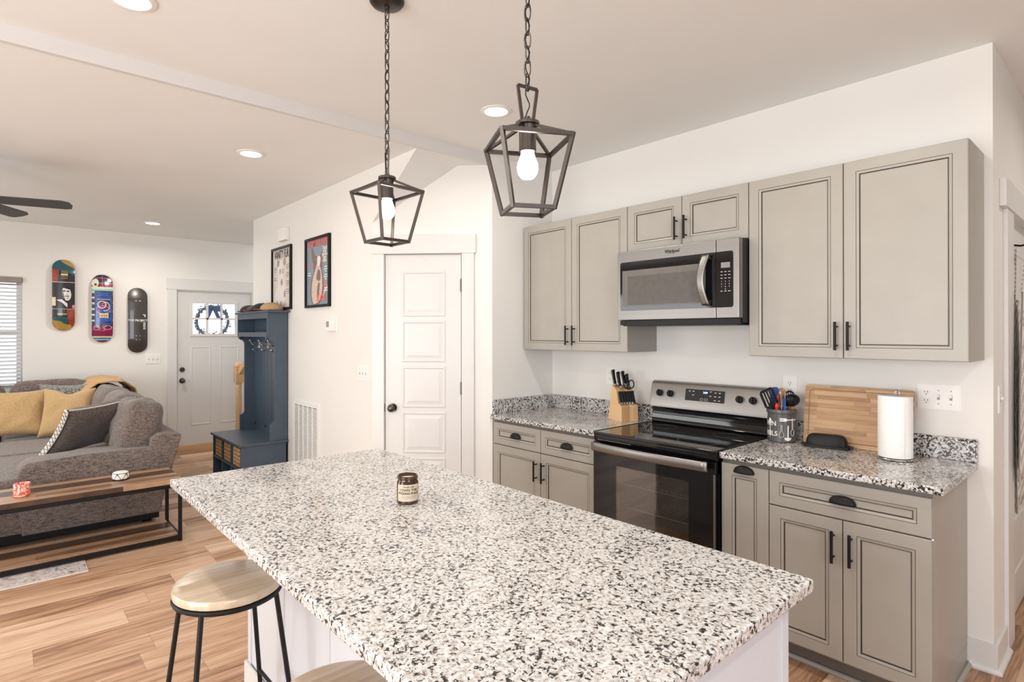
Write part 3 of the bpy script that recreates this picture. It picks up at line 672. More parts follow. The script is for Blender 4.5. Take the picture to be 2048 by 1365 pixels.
# skateboard decks on the front-door wall
def deck_mesh(zc, yc, h, wd, art):
    """deck with raised nose and tail and a shallow dished cross-section; art(u,v) picks the printed colour"""
    b = B(); nu, nv = (84, 300) if art is not art3 else (36, 120); r = wd/2; V = {}
    def P(i, j, back):
        v = j/nv; z = (v-0.5)*h; dz = max(0, abs(z)-(h/2-r)); hw = math.sqrt(max(1e-9, r*r-dz*dz)); u = i/nu*2-1
        kick = max(0, abs(z)-(h/2-0.17)); dx = 0.066-0.012*u*u*(hw/r)**2-0.050*(kick/0.17)**1.5
        return Vector((XF+dx+(-0.011 if back else 0), yc+u*hw, zc+z))
    F = [[b.bm.verts.new(P(i, j, 0)) for j in range(nv+1)] for i in range(nu+1)]
    K = [[b.bm.verts.new(P(i, j, 1)) for j in range(nv+1)] for i in range(nu+1)]
    for i in range(nu):
        for j in range(nv):
            b.face([F[i][j], F[i+1][j], F[i+1][j+1], F[i][j+1]], art((i+0.5)/nu, (j+0.5)/nv)); b.face([K[i][j], K[i][j+1], K[i+1][j+1], K[i+1][j]], 0)
    for j in range(nv):
        for i in (0, nu): b.face([F[i][j], F[i][j+1], K[i][j+1], K[i][j]], 1)
    for i in range(nu):
        for j in (0, nv): b.face([F[i][j], K[i][j], K[i+1][j], F[i+1][j]], 1)
    return b
def cm(name, c, rough=0.2): return plain(name, c, rough, noise_amt=0.12, nscale=24, coat=0.4)
DK = [cm('deck_ply', (0.50, 0.34, 0.14)), cm('deck_edge', (0.42, 0.20, 0.10)), cm('deck_gold', (0.42, 0.27, 0.07)), cm('deck_teal', (0.02, 0.09, 0.12)), cm('deck_rust', (0.30, 0.05, 0.025)),
      cm('deck_black', (0.016, 0.015, 0.015)), cm('deck_white', (0.72, 0.69, 0.66)), cm('deck_navy', (0.03, 0.025, 0.05)), cm('deck_blue', (0.02, 0.10, 0.42)), cm('deck_magenta', (0.34, 0.015, 0.09)),
      cm('deck_mint', (0.20, 0.55, 0.48)), cm('deck_cream', (0.70, 0.62, 0.45)), cm('deck_pink', (0.62, 0.20, 0.25)), cm('deck_grey', (0.045, 0.04, 0.038), 0.28), cm('deck_violet', (0.12, 0.03, 0.16)), cm('deck_midgrey', (0.16, 0.15, 0.145))]
def inel(u, v, a, c, ra, rb): return ((u-a)/ra)**2+((v-c)/rb)**2 < 1
def poly_in(x, y, P):
    c = False; n = len(P)
    for i in range(n):
        (x1, y1), (x2, y2) = P[i], P[i-1]
        if (y1 > y) != (y2 > y) and x < (x2-x1)*(y-y1)/(y2-y1)+x1: c = not c
    return c
def art1(u, v):             # u across, v up; drawn on a 275 x 825 sheet
    x, y = 275*u, 825*(1-v); wv = 6*math.sin(x*0.05)
    if y < 5+(x-65)*0.45 and x > 60: return 2
    if y > 690+x*0.33+wv: return 2
    if 262 < y < 575:
        if y < 266 or y > 571: return 6
        if x < 43 and 440 < y < 535: return 11
        if x > 243 and 525 < y < 565: return 12
        fx_, fy_ = x-172-(y-395)*0.10, y-395
        if (fx_/56)**2+(fy_/82)**2 < 1:
            if fy_ < -58+0.25*fx_: return 5
            if -34 < fy_ < -22 and (-40 < fx_ < -10 or 6 < fx_ < 38): return 5
            if 24 < fy_ < 36 and -22 < fx_ < 30: return 15
            if 50 < fy_ < 56 and -10 < fx_ < 22: return 15
            if fx_ < -36+0.2*fy_: return 15
            if 0 < fy_ < 16 and 0 < fx_ < 8: return 15
            return 6
        if poly_in(x, y, [(50, 470), (115, 462), (185, 512), (180, 556), (120, 500)]): return 6
        return 5
    if y <= 262:
        if 105 < x < 190 and 130 < y < 222 and (int(y/6) % 3 == 0 or 170 < y < 182): return 11 if 165 < y < 185 else 2
        if y < 105+x*0.30+wv: return 3
        return 4 if x+0.25*y < 128+2*wv else 5
    if 62 < x < 178 and 624 < y < 642: return 2
    if x > 165+(y-575)*0.25+wv: return 4
    return 3 if y > 668 and x < 190 else 5
def art2(u, v):             # drawn on a 255 x 790 sheet
    x, y = 255*u, 790*(1-v); E = lambda cx, cy, ra, rb: ((x-cx)/ra)**2+((y-cy)/rb)**2
    if y < 145:
        if abs(y-42) < 3 or abs(x-128) < 3: return 12
        if E(40, 100, 44, 48) < 1: return 11 if E(44, 120, 18, 14) > 1 else 3
        if E(222, 64, 28, 22) < 1: return 6
        if y > 98 and x > 80: return (10 if y < 106 else 9) if (x-80) % 58 > 14 else 7
        return 7
    if y < 170: return 11
    if y < 192: return 10
    if y > 765: return 9 if y < 775 else 7
    if y > 738: return 10 if y > 750 else 8
    if y > 720: return 11
    if y > 655: return 9 if (int(x/9)+int(y/7)) % 3 else 7
    if y > 588:
        k = min(abs(E(55, 622, 30, 26)-1), abs(E(190, 618, 48, 22)-1), abs(E(118, 640, 36, 16)-1), abs(E(150, 600, 24, 12)-1))
        return 12 if k < 0.35 else (9 if y > 632 else 7)
    box = lambda a, b, c, d, e: a < x < b and c < y < d and not (a+e < x < b-e and c+e < y < d-e)
    if 40 < x < 232 and 208 < y < 258: return 7 if (E(62, 232, 14, 12) < 1 or E(210, 232, 14, 12) < 1) else (14 if 90 < x < 180 and int(x/8) % 2 and 224 < y < 242 else 8)
    if box(44, 238, 266, 526, 20): return 8
    if box(40, 238, 530, 582, 14) or abs(y-556) < 6 and 60 < x < 160: return 8
    if 64 < x < 218 and 286 < y < 506:
        if 290 < y < 296: return 11
        h1, h2, h3 = E(120, 352, 50, 42), E(160, 372, 52, 52), E(134, 412, 92, 44)
        if 0.75 < h1 < 1.15 or (0.8 < h2 < 1.12 and x > 140): return 11
        if 0.82 < h3 < 1.08: return 12
        if E(140, 350, 22, 20) < 1: return 12 if E(140, 350, 14, 12) > 1 else 14
        if h1 < 1 or h2 < 1: return 14
        if h3 < 1: return 8 if x > 110 else 14
        if 452 < y < 512 and 88 < x < 200: return 11 if (y < 470 or (int(x/14) % 2 and y > 484)) else 2
        return 7
    if x < 34 and (int(y/22) % 3 == 0): return 10 if int(y/11) % 2 else 11
    if x > 242 and (int(y/26) % 4 == 0): return 9
    if int(y) % 60 < 4 or abs(x-30) < 2: return 14
    return 7
def art3(u, v):
    if (abs(v-0.795) < 0.006 or abs(v-0.795) < 0.006) and (abs(u-0.40) < 0.035 or abs(u-0.60) < 0.035): return 6
    if (abs(v-0.205) < 0.004 or abs(v-0.265) < 0.004) and (abs(u-0.42) < 0.02 or abs(u-0.60) < 0.02): return 6
    return 13
for lab, zc, yc, h, wd, art, nm in (('skateboard deck with gold nose and a black-and-white portrait, leftmost of three', 1.927, -2.765, 0.80, 0.205, art1, 'a'),
                                    ('multicoloured neon skateboard deck in the middle of the wall row', 1.788, -2.402, 0.79, 0.205, art2, 'b'),
                                    ('plain black skateboard deck nearest the front door', 1.655, -2.048, 0.785, 0.203, art3, 'c')):
    t = thing('skateboard_deck', lab, 'skateboard', (XF, yc, zc), 0, 'skateboard decks on the wall')
    dk = deck_mesh(zc, yc, h, wd, art).build('deck', DK, t, smooth=60)
    B().box(XF, XF+0.05, yc-0.04, yc+0.04, zc-0.05, zc+0.05).build('wall_mount', 'black', t, smooth=0)
    if nm == 'c':
        lettering('THE PROJECT', 0.033, (XF+0.0668, yc, zc-0.003), (0, 1, 0), 'inkwhite', dk, bold=0.0006, extrude=0.002)
        for k in range(5): B().box(XF+0.060, XF+0.0665, yc+0.055, yc+0.078, zc-0.035-k*0.018, zc-0.026-k*0.018).build('mark', 'inkwhite', dk, smooth=0)
        B().box(XF+0.060, XF+0.0665, yc+0.05, yc+0.078, zc+0.062, zc+0.07).box(XF+0.060, XF+0.0665, yc+0.068, yc+0.078, zc+0.04, zc+0.062).build('mark', 'inkwhite', dk, smooth=0)

# ================================================================== kitchen cabinets
def cab_front(parent, name, x0, x1, z0, z1, yf, ins=0.05, T=None, mats=('cab', 'glaze')):
    """raised-frame front with the two dark glazed lines; faces -y"""
    b = B(); I = ins
    L = [((0, 0.02), 0), ((0, 0.0025), 0), ((0.0025, 0), 0), ((I, 0), 0), ((I+0.0010, 0.0018), 1), ((I+0.0020, 0.0004), 1), ((I+0.0125, 0.0035), 0), ((I+0.0133, 0.0085), 1), ((I+0.0163, 0.0085), 1), ((I+0.0185, 0.0060), 0)]
    prev = None
    for (i, d), mi in L:
        pts = ((x0+i, yf+d, z0+i), (x1-i, yf+d, z0+i), (x1-i, yf+d, z1-i), (x0+i, yf+d, z1-i))
        r = [b.bm.verts.new(T @ Vector(p) if T else p) for p in pts]
        if prev: b.bridge(prev, r, mi)
        else: b.face(r)
        prev = r
    b.face(prev, 0)
    return b.build(name, list(mats), parent, smooth=0)
def bar_pull(parent, x, z0, z1, yf):
    b = B().cyl((x, yf-0.032, z0), (x, yf-0.032, z1), 0.0062, n=14)
    for z in (z0+0.022, z1-0.022): b.cyl((x, yf, z), (x, yf-0.032, z), 0.0042, n=10)
    return b.build('handle', 'black', parent)
def cup_pull(parent, x, z, yf, a=0.048):
    b = B()
    def fn(u, v):
        th, ph = PI*u, PI/2*v
        return Vector((x-a*math.cos(th), yf-0.001-0.027*math.sin(th)**0.8*math.cos(ph) if math.sin(th) > 1e-6 else yf-0.001, z-0.014+0.034*math.sin(max(th, 0))**0.8*math.sin(ph) if math.sin(th) > 1e-6 else z-0.014))
    b.grid(fn, 20, 8)
    return b.build('cup_pull', 'black', parent, smooth=60, thick=0.002)
R0, R1, RX = 0.942, 1.704, 2.54
YF = -0.632
def base_cab(name, label, x0, x1, fronts, endpanel=False):
    t = thing(name, label, 'cabinet', ((x0+x1)/2, -0.3, 0))
    b = B().box(x0, x1, -0.612, -0.002, 0.10, 0.884)
    if endpanel: b.box(x1-0.017, x1+0.0005, -0.6118, -0.002, 0.0, 0.0995)
    b.build('body', 'cab', t, smooth=0)
    B().box(x0, x1-(0.018 if endpanel else 0), -0.54, -0.02, 0.0, 0.0995).build('toe_kick', 'cabshade', t, smooth=0)  # same paint as the body, darkened in colour to stand in for shade
    B().box(x0, x1, -0.6135, -0.612, 0.862, 0.884).build('top_rail', 'cabshade', t, smooth=0)
    return t
g = 0.0018
t = base_cab('base_cabinet', 'greige base cabinet with two drawers over two doors beside the pantry wall', 0.014, R0-0.004, None)
xm = 0.4815
for a, c, hx in ((0.016, xm-g, xm-0.034), (xm+g, R0-0.006, xm+0.034)):
    d = cab_front(t, 'drawer', a, c, 0.7105, 0.862, YF, 0.042); cup_pull(d, (a+c)/2, 0.79, YF)
    d = cab_front(t, 'door', a, c, 0.112, 0.705, YF); bar_pull(d, hx, 0.522, 0.655, YF)
t = base_cab('base_cabinet', 'narrow greige pull-out cabinet between the range and the wide cabinet', R1+0.004, 1.9355, None)
d = cab_front(t, 'door', R1+0.006, 1.9355-g, 0.112, 0.862, YF, 0.052); cup_pull(d, 1.822, 0.842, YF)
t = base_cab('base_cabinet', 'greige base cabinet with one wide drawer over two doors at the counter end', 1.9365, RX, None, True)
d = cab_front(t, 'drawer', 1.9375, RX-0.002, 0.7105, 0.862, YF, 0.045); cup_pull(d, 2.238, 0.79, YF, 0.05)
xm = 2.237
for a, c, hx in ((1.9375, xm-g, xm-0.032), (xm+g, RX-0.002, xm+0.034)):
    d = cab_front(t, 'door', a, c, 0.112, 0.705, YF); bar_pull(d, hx, 0.526, 0.66, YF)
B().tube([(1.95, -0.55, 0.009), (RX+0.004, -0.55, 0.009)], 0.012, 8).build('toe_moulding', 'cab', t)
B().tube([(RX+0.008, -0.60, 0.010), (RX+0.008, -0.02, 0.010)], 0.0125, 8).build('shoe_moulding', 'cab', t)
B().ball((RX, -0.625, 0.706), 0.004).build('bumper', 'white', t)

def counter(label, x0, x1, ends, side=False):
    t = thing('countertop', label, 'countertop', ((x0+x1)/2, -0.3, 0.914))
    B().box(x0, x1, -0.652, -0.001, 0.884, 0.914, 0, 0.005, 3).build('slab', 'granitedark', t)
    B().box(max(x0, 0.001), x1, -0.021, -0.001, 0.9145, 1.016, 0, 0.002).build('backsplash', 'granitedark', t)
    if side: B().box(0.001, 0.021, -0.632, -0.022, 0.9145, 1.016, 0, 0.002).build('side_splash', 'granitedark', t)
    return t
counter('speckled granite counter in the pantry corner holding the knife block', 0.001, R0-0.003, None, True)
counter('speckled granite counter between range and wall end with the paper towels', R1+0.003, 2.578, None)

YU = -0.327
def upper(label, x0, x1, z0, z1, xm, hz, hoff=0.032):
    t = thing('upper_cabinet', label, 'cabinet', ((x0+x1)/2, -0.15, z0))
    b = B().box(x0, x1, -0.306, -0.001, z0, z1); b.build('body', 'cab', t, smooth=0)
    for a, c, hx in ((x0+0.001, xm-g, xm-hoff), (xm+g, x1-0.001, xm+hoff)):
        d = cab_front(t, 'door', a, c, z0+0.002, z1-0.001, YU, 0.05); bar_pull(d, hx, hz, hz+0.133, YU)
    return t
upper('two-door greige wall cabinet beside the pantry, left of the microwave', 0.014, R0-0.001, 1.372, 2.287, 0.482, 1.412, 0.030)
upper('short two-door greige wall cabinet directly above the microwave', R0+0.001, R1-0.001, 1.992, 2.287, 1.318, 2.033, 0.030)
upper('tall two-door greige wall cabinet above the cutting board and paper towels', R1+0.001, 2.600, 1.372, 2.287, 2.146, 1.412, 0.026)

# ---- range
t = thing('range', 'stainless and black electric range with a glass oven door', 'range', ((R0+R1)/2, -0.33, 0))
a, c = R0+0.004, R1-0.004
b = B().box(a, a+0.012, -0.635, -0.03, 0.02, 0.895).box(c-0.012, c, -0.635, -0.03, 0.02, 0.895).box(a, c, -0.05, -0.03, 0.02, 0.895).box(a, c, -0.635, -0.05, 0.80, 0.895).box(a, c, -0.635, -0.05, 0.02, 0.36)
b.build('body', 'blackplastic', t, smooth=0)
# oven cavity seen through the window
b = B(); b.box(a+0.09, c-0.09, -0.12, -0.115, 0.38, 0.78).box(a+0.085, a+0.09, -0.63, -0.115, 0.38, 0.78).box(c-0.09, c-0.085, -0.63, -0.115, 0.38, 0.78).box(a+0.085, c-0.085, -0.63, -0.115, 0.375, 0.38).box(a+0.085, c-0.085, -0.63, -0.115, 0.78, 0.785)
b.build('oven_cavity', 'ovenin', t, smooth=0)
for z in (0.50, 0.63):
    b = B()
    for yy in (-0.60, -0.14): b.cyl((a+0.1, yy, z), (c-0.1, yy, z), 0.0035, n=8)
    for i in range(21): xx = a+0.11+(c-a-0.22)*i/20; b.cyl((xx, -0.60, z), (xx, -0.14, z), 0.0016, n=6)
    b.build('oven_rack', plain('rack_wire', (0.75, 0.73, 0.70), 0.3), t)
# cooktop: black frame and glass
b = B().box(R0+0.001, R1-0.001, -0.662, -0.06, 0.895, 0.917, 0, 0.006, 3); b.box(a, c, -0.66, -0.62, 0.865, 0.897, 0, 0.003)
ct = b.build('cooktop', 'blackglass', t)
b = B()
for x, y, r in ((1.12, -0.20, 0.075), (1.53, -0.21, 0.075), (1.13, -0.48, 0.105), (1.51, -0.47, 0.115)):
    b.lathe([(r-0.0012, 0.9168), (r-0.0012, 0.9175), (r+0.0012, 0.9175), (r+0.0012, 0.9168)], (x, y, 0), 48)
b.build('burner_ring', plain('burner_print', (0.07, 0.07, 0.07), 0.3), ct)
B().tube([(R0+0.004, -0.657, 0.9165), (R0+0.004, -0.075, 0.9165)], 0.0035, 6).build('edge_trim', 'blackplastic', ct)
B().tube([(R1-0.004, -0.657, 0.9165), (R1-0.004, -0.075, 0.9165)], 0.0035, 6).build('edge_trim', 'blackplastic', ct)
# oven door
dz0, dz1, yd = 0.215, 0.862, -0.668
wx0, wx1, wz0_, wz1_ = 1.106, 1.555, 0.425, 0.742
b = B().box(a+0.003, wx0, yd, -0.637, dz0, dz1).box(wx1, c-0.003, yd, -0.637, dz0, dz1).box(wx0, wx1, yd, -0.637, wz1_, dz1).box(wx0, wx1, yd, -0.637, dz0, wz0_)
dr = b.build('oven_door', 'blackglass', t, smooth=0)
B().box(wx0, wx1, yd+0.0005, yd+0.004, wz0_, wz1_).build('window', 'ovenglass', dr, smooth=0)
b = B(); hx0, hx1 = 0.968, 1.676
b.grid(lambda u, v: Vector((hx0+(hx1-hx0)*u, yd-0.038-0.022*math.sin(PI*u)-0.004*math.sin(PI*v), 0.818+0.046*v)), 24, 6)
V = b.build('handle', 'steel', dr, thick=0.012)
B().box(hx0+0.02, hx0+0.04, yd-0.036, yd, 0.825, 0.857).box(hx1-0.04, hx1-0.02, yd-0.036, yd, 0.825, 0.857).build('handle_bracket', 'blackplastic', dr)
B().box(c-0.012, c-0.003, yd-0.002, yd, dz0, 0.80).build('door_edge', 'steel', dr, smooth=0)
B().box(a+0.003, c-0.003, yd, -0.637, 0.03, 0.205, 0, 0.003).build('storage_drawer', 'blackglass', t)
B().tube([(a+0.03, -0.664, 0.874), (a+0.26, -0.664, 0.874)], 0.002, 6).build('vent_strip', 'steel', ct)
# backguard
b = B()
prof = [(-0.02, 1.02), (-0.085, 1.02), (-0.085, 1.035), (-0.058, 1.165), (-0.05, 1.178), (-0.035, 1.184), (-0.02, 1.184)]
b.prism(prof, 'x', R0+0.003, R1-0.003); bg_ = b.build('control_panel', 'steel', t, smooth=25)
B().prism([(-0.02, 1.03), (-0.0855, 1.03), (-0.057, 1.167), (-0.02, 1.185)], 'x', R1-0.0035, R1-0.001).prism([(-0.02, 1.03), (-0.0855, 1.03), (-0.057, 1.167), (-0.02, 1.185)], 'x', R0+0.001, R0+0.0035).build('end_cap', 'blackplastic', bg_)
b = B(); b.prism([(-0.02, 0.915), (-0.062, 0.915), (-0.070, 0.925), (-0.066, 0.94), (-0.056, 1.0), (-0.064, 1.02), (-0.02, 1.02)], 'x', R0+0.006, R1-0.006); b.build('back_riser', 'blackglass', t, smooth=50)
tilt = math.atan2(0.027, 0.13)
def PT(x, z, out=0.0):          # a point on the sloped panel face
    k = (z-1.035)/0.13; return Vector((x, -0.085+0.027*k-out*math.cos(tilt), z+out*math.sin(tilt)))
upv = (0, math.sin(tilt), math.cos(tilt)); nrm = Vector((0, -math.cos(tilt), math.sin(tilt)))
for i, x in enumerate((1.012, 1.088, 1.535, 1.612)):
    p = PT(x, 1.108); b = B(); b.cyl(p, p+nrm*0.004, 0.026, 0.026, 28, 1); b.cyl(p+nrm*0.004, p+nrm*0.020, 0.0215, 0.019, 28, 0)
    k = b.build('knob', ['blackplastic', 'steel'], bg_)
    q0 = p+nrm*0.019; uz = Vector(upv)
    B().bar(q0-uz*0.020+nrm*0.003, q0+uz*0.020+nrm*0.003, 0.010, 0.012, 0, nrm).build('grip', 'black', k)
    b = B()
    for j in range(9):
        an = -PI/4+j*PI*1.5/8; cc = p+Vector((1, 0, 0))*(0.031*math.cos(an))+uz*(0.031*math.sin(an)); b.cyl(cc, cc+nrm*0.0006, 0.0016, n=6)
    b.build('dial_marks', 'greyprint', bg_)
def PB(b, x0, x1, z0, z1, d0, d1, mi=0):
    c8 = [PT(x, z, d) for x in (x0, x1) for d in (d0, d1) for z in (z0, z1)]; v = [b.bm.verts.new(p) for p in c8]
    for q in ((0, 1, 3, 2), (4, 6, 7, 5), (0, 4, 5, 1), (2, 3, 7, 6), (0, 2, 6, 4), (1, 5, 7, 3)): b.face([v[i] for i in q], mi)
b = B(); PB(b, 1.190, 1.442, 1.077, 1.147, 0.0002, 0.0025); ds = b.build('display', 'blackglass', bg_, smooth=0)
lettering('3:09', 0.017, PT(1.321, 1.130, 0.0030)[:], (1, 0, 0), 'digit', ds, 'clock_digits', upv)
b = B()
for x, z in ((1.218, 1.134), (1.243, 1.134), (1.243, 1.112), (1.355, 1.138), (1.355, 1.112), (1.385, 1.134), (1.412, 1.134), (1.385, 1.112), (1.412, 1.112), (1.385, 1.089), (1.412, 1.089)): PB(b, x-0.006, x+0.006, z-0.0018, z+0.0018, 0.0026, 0.0030)
for x in (1.300, 1.329):
    PB(b, x-0.009, x+0.009, 1.094, 1.0952, 0.0026, 0.0030); PB(b, x-0.009, x+0.009, 1.0828, 1.084, 0.0026, 0.0030); PB(b, x-0.009, x-0.0078, 1.084, 1.094, 0.0026, 0.0030); PB(b, x+0.0078, x+0.009, 1.084, 1.094, 0.0026, 0.0030)
b.build('button_marks', 'inkwhite', ds, smooth=0)

# ---- over-the-range microwave
t = thing('microwave', 'stainless over-the-range microwave with a dark window and curved handle', 'microwave', ((R0+R1)/2, -0.2, 1.545))
a, c = R0+0.002, R1-0.002; mz0, mz1, yb = 1.548, 1.988, -0.385
B().box(a, c, yb, -0.001, mz0, mz1).build('body', 'blackplastic', t, smooth=0)
yfm = -0.43; xs = 1.578
b = B().box(a, xs-0.001, yfm, yb, 1.572, mz1, 0, 0.004); dm = b.build('door', 'steel', t)
b = B().box(xs+0.001, c, yfm, yb, 1.572, mz1, 0, 0.004); cp = b.build('control_panel', 'steel', t)
B().box(a+0.006, c-0.006, -0.41, yb, mz0-0.006, 1.570).box(a+0.02, c-0.02, -0.40, -0.05, mz0-0.012, mz0).build('vent_base', 'blackplastic', t, smooth=0)
def rrect(x0, x1, z0, z1, r, corners, n=6):
    out = []
    for (cx, cz, a0), on in zip(((x1-r, z1-r, 0), (x0+r, z1-r, PI/2), (x0+r, z0+r, PI), (x1-r, z0+r, 1.5*PI)), corners):
        if on: out += [(cx+r*math.cos(a0+PI/2*i/n), cz+r*math.sin(a0+PI/2*i/n)) for i in range(n+1)]
        else: out.append({0: (x1, z1), PI/2: (x0, z1), PI: (x0, z0), 1.5*PI: (x1, z0)}[a0])
    return out
b = B(); b.prism(rrect(0.966, xs-0.001, 1.628, 1.922, 0.012, (0, 1, 1, 0)), 'y', yfm-0.002, yfm+0.001); gl = b.build('window_surround', 'blackglass', dm, smooth=0)
B().box(0.982, 1.52, yfm-0.0028, yfm-0.0018, 1.655, 1.87).build('window_rim', 'mwlight', gl, smooth=0)
B().box(1.02, 1.515, yfm-0.0036, yfm-0.0026, 1.662, 1.835).build('window_mesh', 'mwglass', gl, smooth=0)
b = B(); b.prism(rrect(xs+0.001, 1.672, 1.628, 1.922, 0.012, (1, 0, 0, 1)), 'y', yfm-0.002, yfm+0.001); kp = b.build('keypad', 'blackglass', cp, smooth=0)
B().box(1.607, 1.656, yfm-0.003, yfm-0.0015, 1.835, 1.864).build('display', plain('grey_lcd', (0.22, 0.215, 0.205), 0.3), kp, smooth=0)
b = B()
for r in range(3):
    for k in range(3): xx = 1.610+k*0.021; zz = 1.815-r*0.017; b.box(xx-0.0055, xx+0.0055, yfm-0.0024, yfm-0.0018, zz-0.0011, zz+0.0011)
for k in range(3): xx = 1.610+k*0.021; b.box(xx-0.006, xx+0.006, yfm-0.0024, yfm-0.0018, 1.712, 1.7145)
b.build('button_marks', 'inkwhite', kp, smooth=0)
for i, s in enumerate('123456789'): lettering(s, 0.0085, (1.610+(i % 3)*0.021, yfm-0.0022, 1.764-(i//3)*0.0135), (1, 0, 0), 'inkwhite', kp, 'key_digit', extrude=0.0003)
lettering('0', 0.0085, (1.631, yfm-0.0022, 1.7235), (1, 0, 0), 'inkwhite', kp, 'key_digit', extrude=0.0003)
lettering('Whirlpool', 0.026, (1.318, yfm-0.0006, 1.957), (1, 0, 0), 'ink', dm, 'logo_lettering', bold=0.0004, sx=0.85)
B().tube([(1.318+0.032*math.cos(x), yfm-0.0008, 1.956+0.011*math.sin(x)) for x in [PI*(0.9+1.1*i/14) for i in range(15)]], 0.0009, 5).build('logo_swirl', 'ink', dm)
b = B(); b.grid(lambda u, v: Vector((1.512-0.018*math.sin(PI*v)+0.040*u, yfm-0.020-0.030*math.sin(PI*v), 1.642+0.270*v)), 4, 20); b.build('handle', 'steel', dm, thick=0.010)
B().box(1.522, 1.546, yfm-0.02, yfm, 1.645, 1.668).box(1.522, 1.546, yfm-0.02, yfm, 1.888, 1.910).build('handle_bracket', 'steel', dm)

# ================================================================== things on the kitchen counters
ZC = 0.9145
# knife block: its front leans to the camera side; frame with x across, -y to the front
KT = frame_of((0.765, -0.145, ZC), math.radians(68)); kb = thing('knife_block', 'light wooden knife block on the corner counter beside the range', 'knife block', (0.765, -0.145, ZC), math.radians(68))
bw = 0.062
prof = [(-0.100, 0.0), (-0.098, 0.098), (-0.058, 0.118), (-0.035, 0.20), (0.02, 0.232), (0.07, 0.0)]
b = B(); b.prism([(y, z) for y, z in prof], 'x', -bw, bw, T=KT); b.build('block', 'blockwood', kb, smooth=0)
def knife(label, x, base, tip, wd, grp, rivets=True, cat='knife', name='knife', th=0.014):
    p0, p1 = KT @ Vector((x, base[0], base[1])), KT @ Vector((x, tip[0], tip[1])); d = (p1-p0).normalized(); xax = (KT.to_3x3() @ Vector((1, 0, 0))).normalized(); n = xax.cross(d).normalized()
    t = thing(name, label, cat, p0[:], 0, grp); L = (p1-p0).length
    b = B(); ol = [(-0.36, 0.16), (0.36, 0.16), (0.34, 0.5), (0.42, 0.8), (0.62, 0.95), (0.52, 1.0), (0.0, 1.0), (-0.38, 0.97), (-0.40, 0.6)]
    A = [b.bm.verts.new(p0+n*(u*wd)+d*(v*L)+xax*th/2) for u, v in ol]; C = [b.bm.verts.new(p0+n*(u*wd)+d*(v*L)-xax*th/2) for u, v in ol]
    b.bridge(A, C); b.face(A); b.face(C[::-1]); b.build('grip', 'blackplastic', t, smooth=0)
    B().bar(p0+d*0.002, p0+d*(0.17*L), wd*0.74, th*0.9, 0, xax).build('bolster', 'chrome', t, smooth=0)
    b = B(); b.bar(p0+d*(0.16*L)+n*wd*0.0, p0+d*(0.985*L), wd*0.72, 0.002, 0, n); b.build('tang', 'chrome', t, smooth=0)
    if rivets:
        b = B()
        for v in (0.32, 0.58, 0.82): b.cyl(p0+d*(v*L)+xax*(th/2+0.0006), p0+d*(v*L)-xax*(th/2+0.0006), 0.0026, n=8)
        b.build('rivet', 'chrome', t)
    return t
for i in range(6):
    x = -0.050+0.020*i
    knife(['steak knife at the outer end of the knife block row, nearest the wall corner', 'second steak knife in the front row of the block', 'third steak knife in the front row of the block', 'fourth steak knife in the front row of the block', 'fifth steak knife in the front row of the block', 'steak knife at the range end of the block row'][i], x, (-0.080, 0.108), (-0.048, 0.192), 0.020, 'steak knives in the block', False, th=0.011)
for lab, x, bs, tp in (('tall chef knife standing highest at the back of the block', -0.046, (0.000, 0.222), (0.040, 0.330), ), ('black knife with three rivets in front of the tallest knife', -0.024, (-0.024, 0.207), (0.012, 0.318)),
                       ('black carving knife behind the scissors in the block', 0.030, (0.006, 0.224), (0.044, 0.318)), ('short knife with a metal end cap beside the scissors', 0.046, (-0.016, 0.212), (0.018, 0.300))):
    knife(lab, x, bs, tp, 0.027, 'large knives in the block')
sc = thing('scissors', 'black-handled kitchen scissors in the knife block', 'scissors', (KT @ Vector((0.036, -0.030, 0.20)))[:])
b = B()
for s in (-1, 1):
    b.tube([KT @ Vector((0.036+s*0.021+0.0185*math.cos(a), -0.030+0.010*math.sin(a)*0.3, 0.238+0.026*math.sin(a))) for a in [2*PI*i/24 for i in range(24)]], 0.0038, 8, True)
    b.tube([KT @ Vector((0.036+s*0.012, -0.03, 0.218)), KT @ Vector((0.036+s*0.004, -0.031, 0.198))], 0.0045, 8)
b.build('finger_loops', 'blackplastic', sc)

# utensil crock
CXc, CYc, CR, CH = 1.787, -0.125, 0.0695, 0.172
ck = thing('utensil_crock', 'charcoal utensil crock with white kitchen lettering beside the range', 'crock', (CXc, CYc, ZC))
B().lathe([(CR-0.006, 0.0), (CR-0.001, 0.004), (CR-0.001, CH-0.022), (CR+0.004, CH-0.019), (CR+0.005, CH-0.008), (CR+0.003, CH), (CR-0.004, CH), (CR-0.007, CH-0.004), (CR-0.008, 0.01), (0.001, 0.008)], (CXc, CYc, ZC), 48).build('pot', 'crock', ck)
va = math.atan2(-3.3082-CYc, 3.0796-CXc)      # towards where one stands at the island
def wrap(b, cx, cy, r, ang, z):
    """bend a flat x/y drawing round a cylinder"""
    xs_ = [v.co.x for v in b.bm.verts]; k = math.floor(min(xs_)/0.0025)*0.0025
    while k < max(xs_):
        bmesh.ops.bisect_plane(b.bm, geom=b.bm.verts[:]+b.bm.edges[:]+b.bm.faces[:], plane_co=(k, 0, 0), plane_no=(1, 0, 0)); k += 0.0025
    for v in b.bm.verts:
        x, y, d = v.co; a = ang+x/r; v.co = Vector((cx+(r+d)*math.cos(a), cy+(r+d)*math.sin(a), z+y))
    return b
def ctext(s, size, x, z, bold=0.0):
    b = B(); b.merge(text_mesh(s, size, 0.0004, 'RIGHT', bold))
    bmesh.ops.translate(b.bm, verts=b.bm.verts[:], vec=(x, 0, 0.0002)); wrap(b, CXc, CYc, CR-0.001, va, ZC+z); b.build('lettering', 'inkwhite', ck, smooth=0)
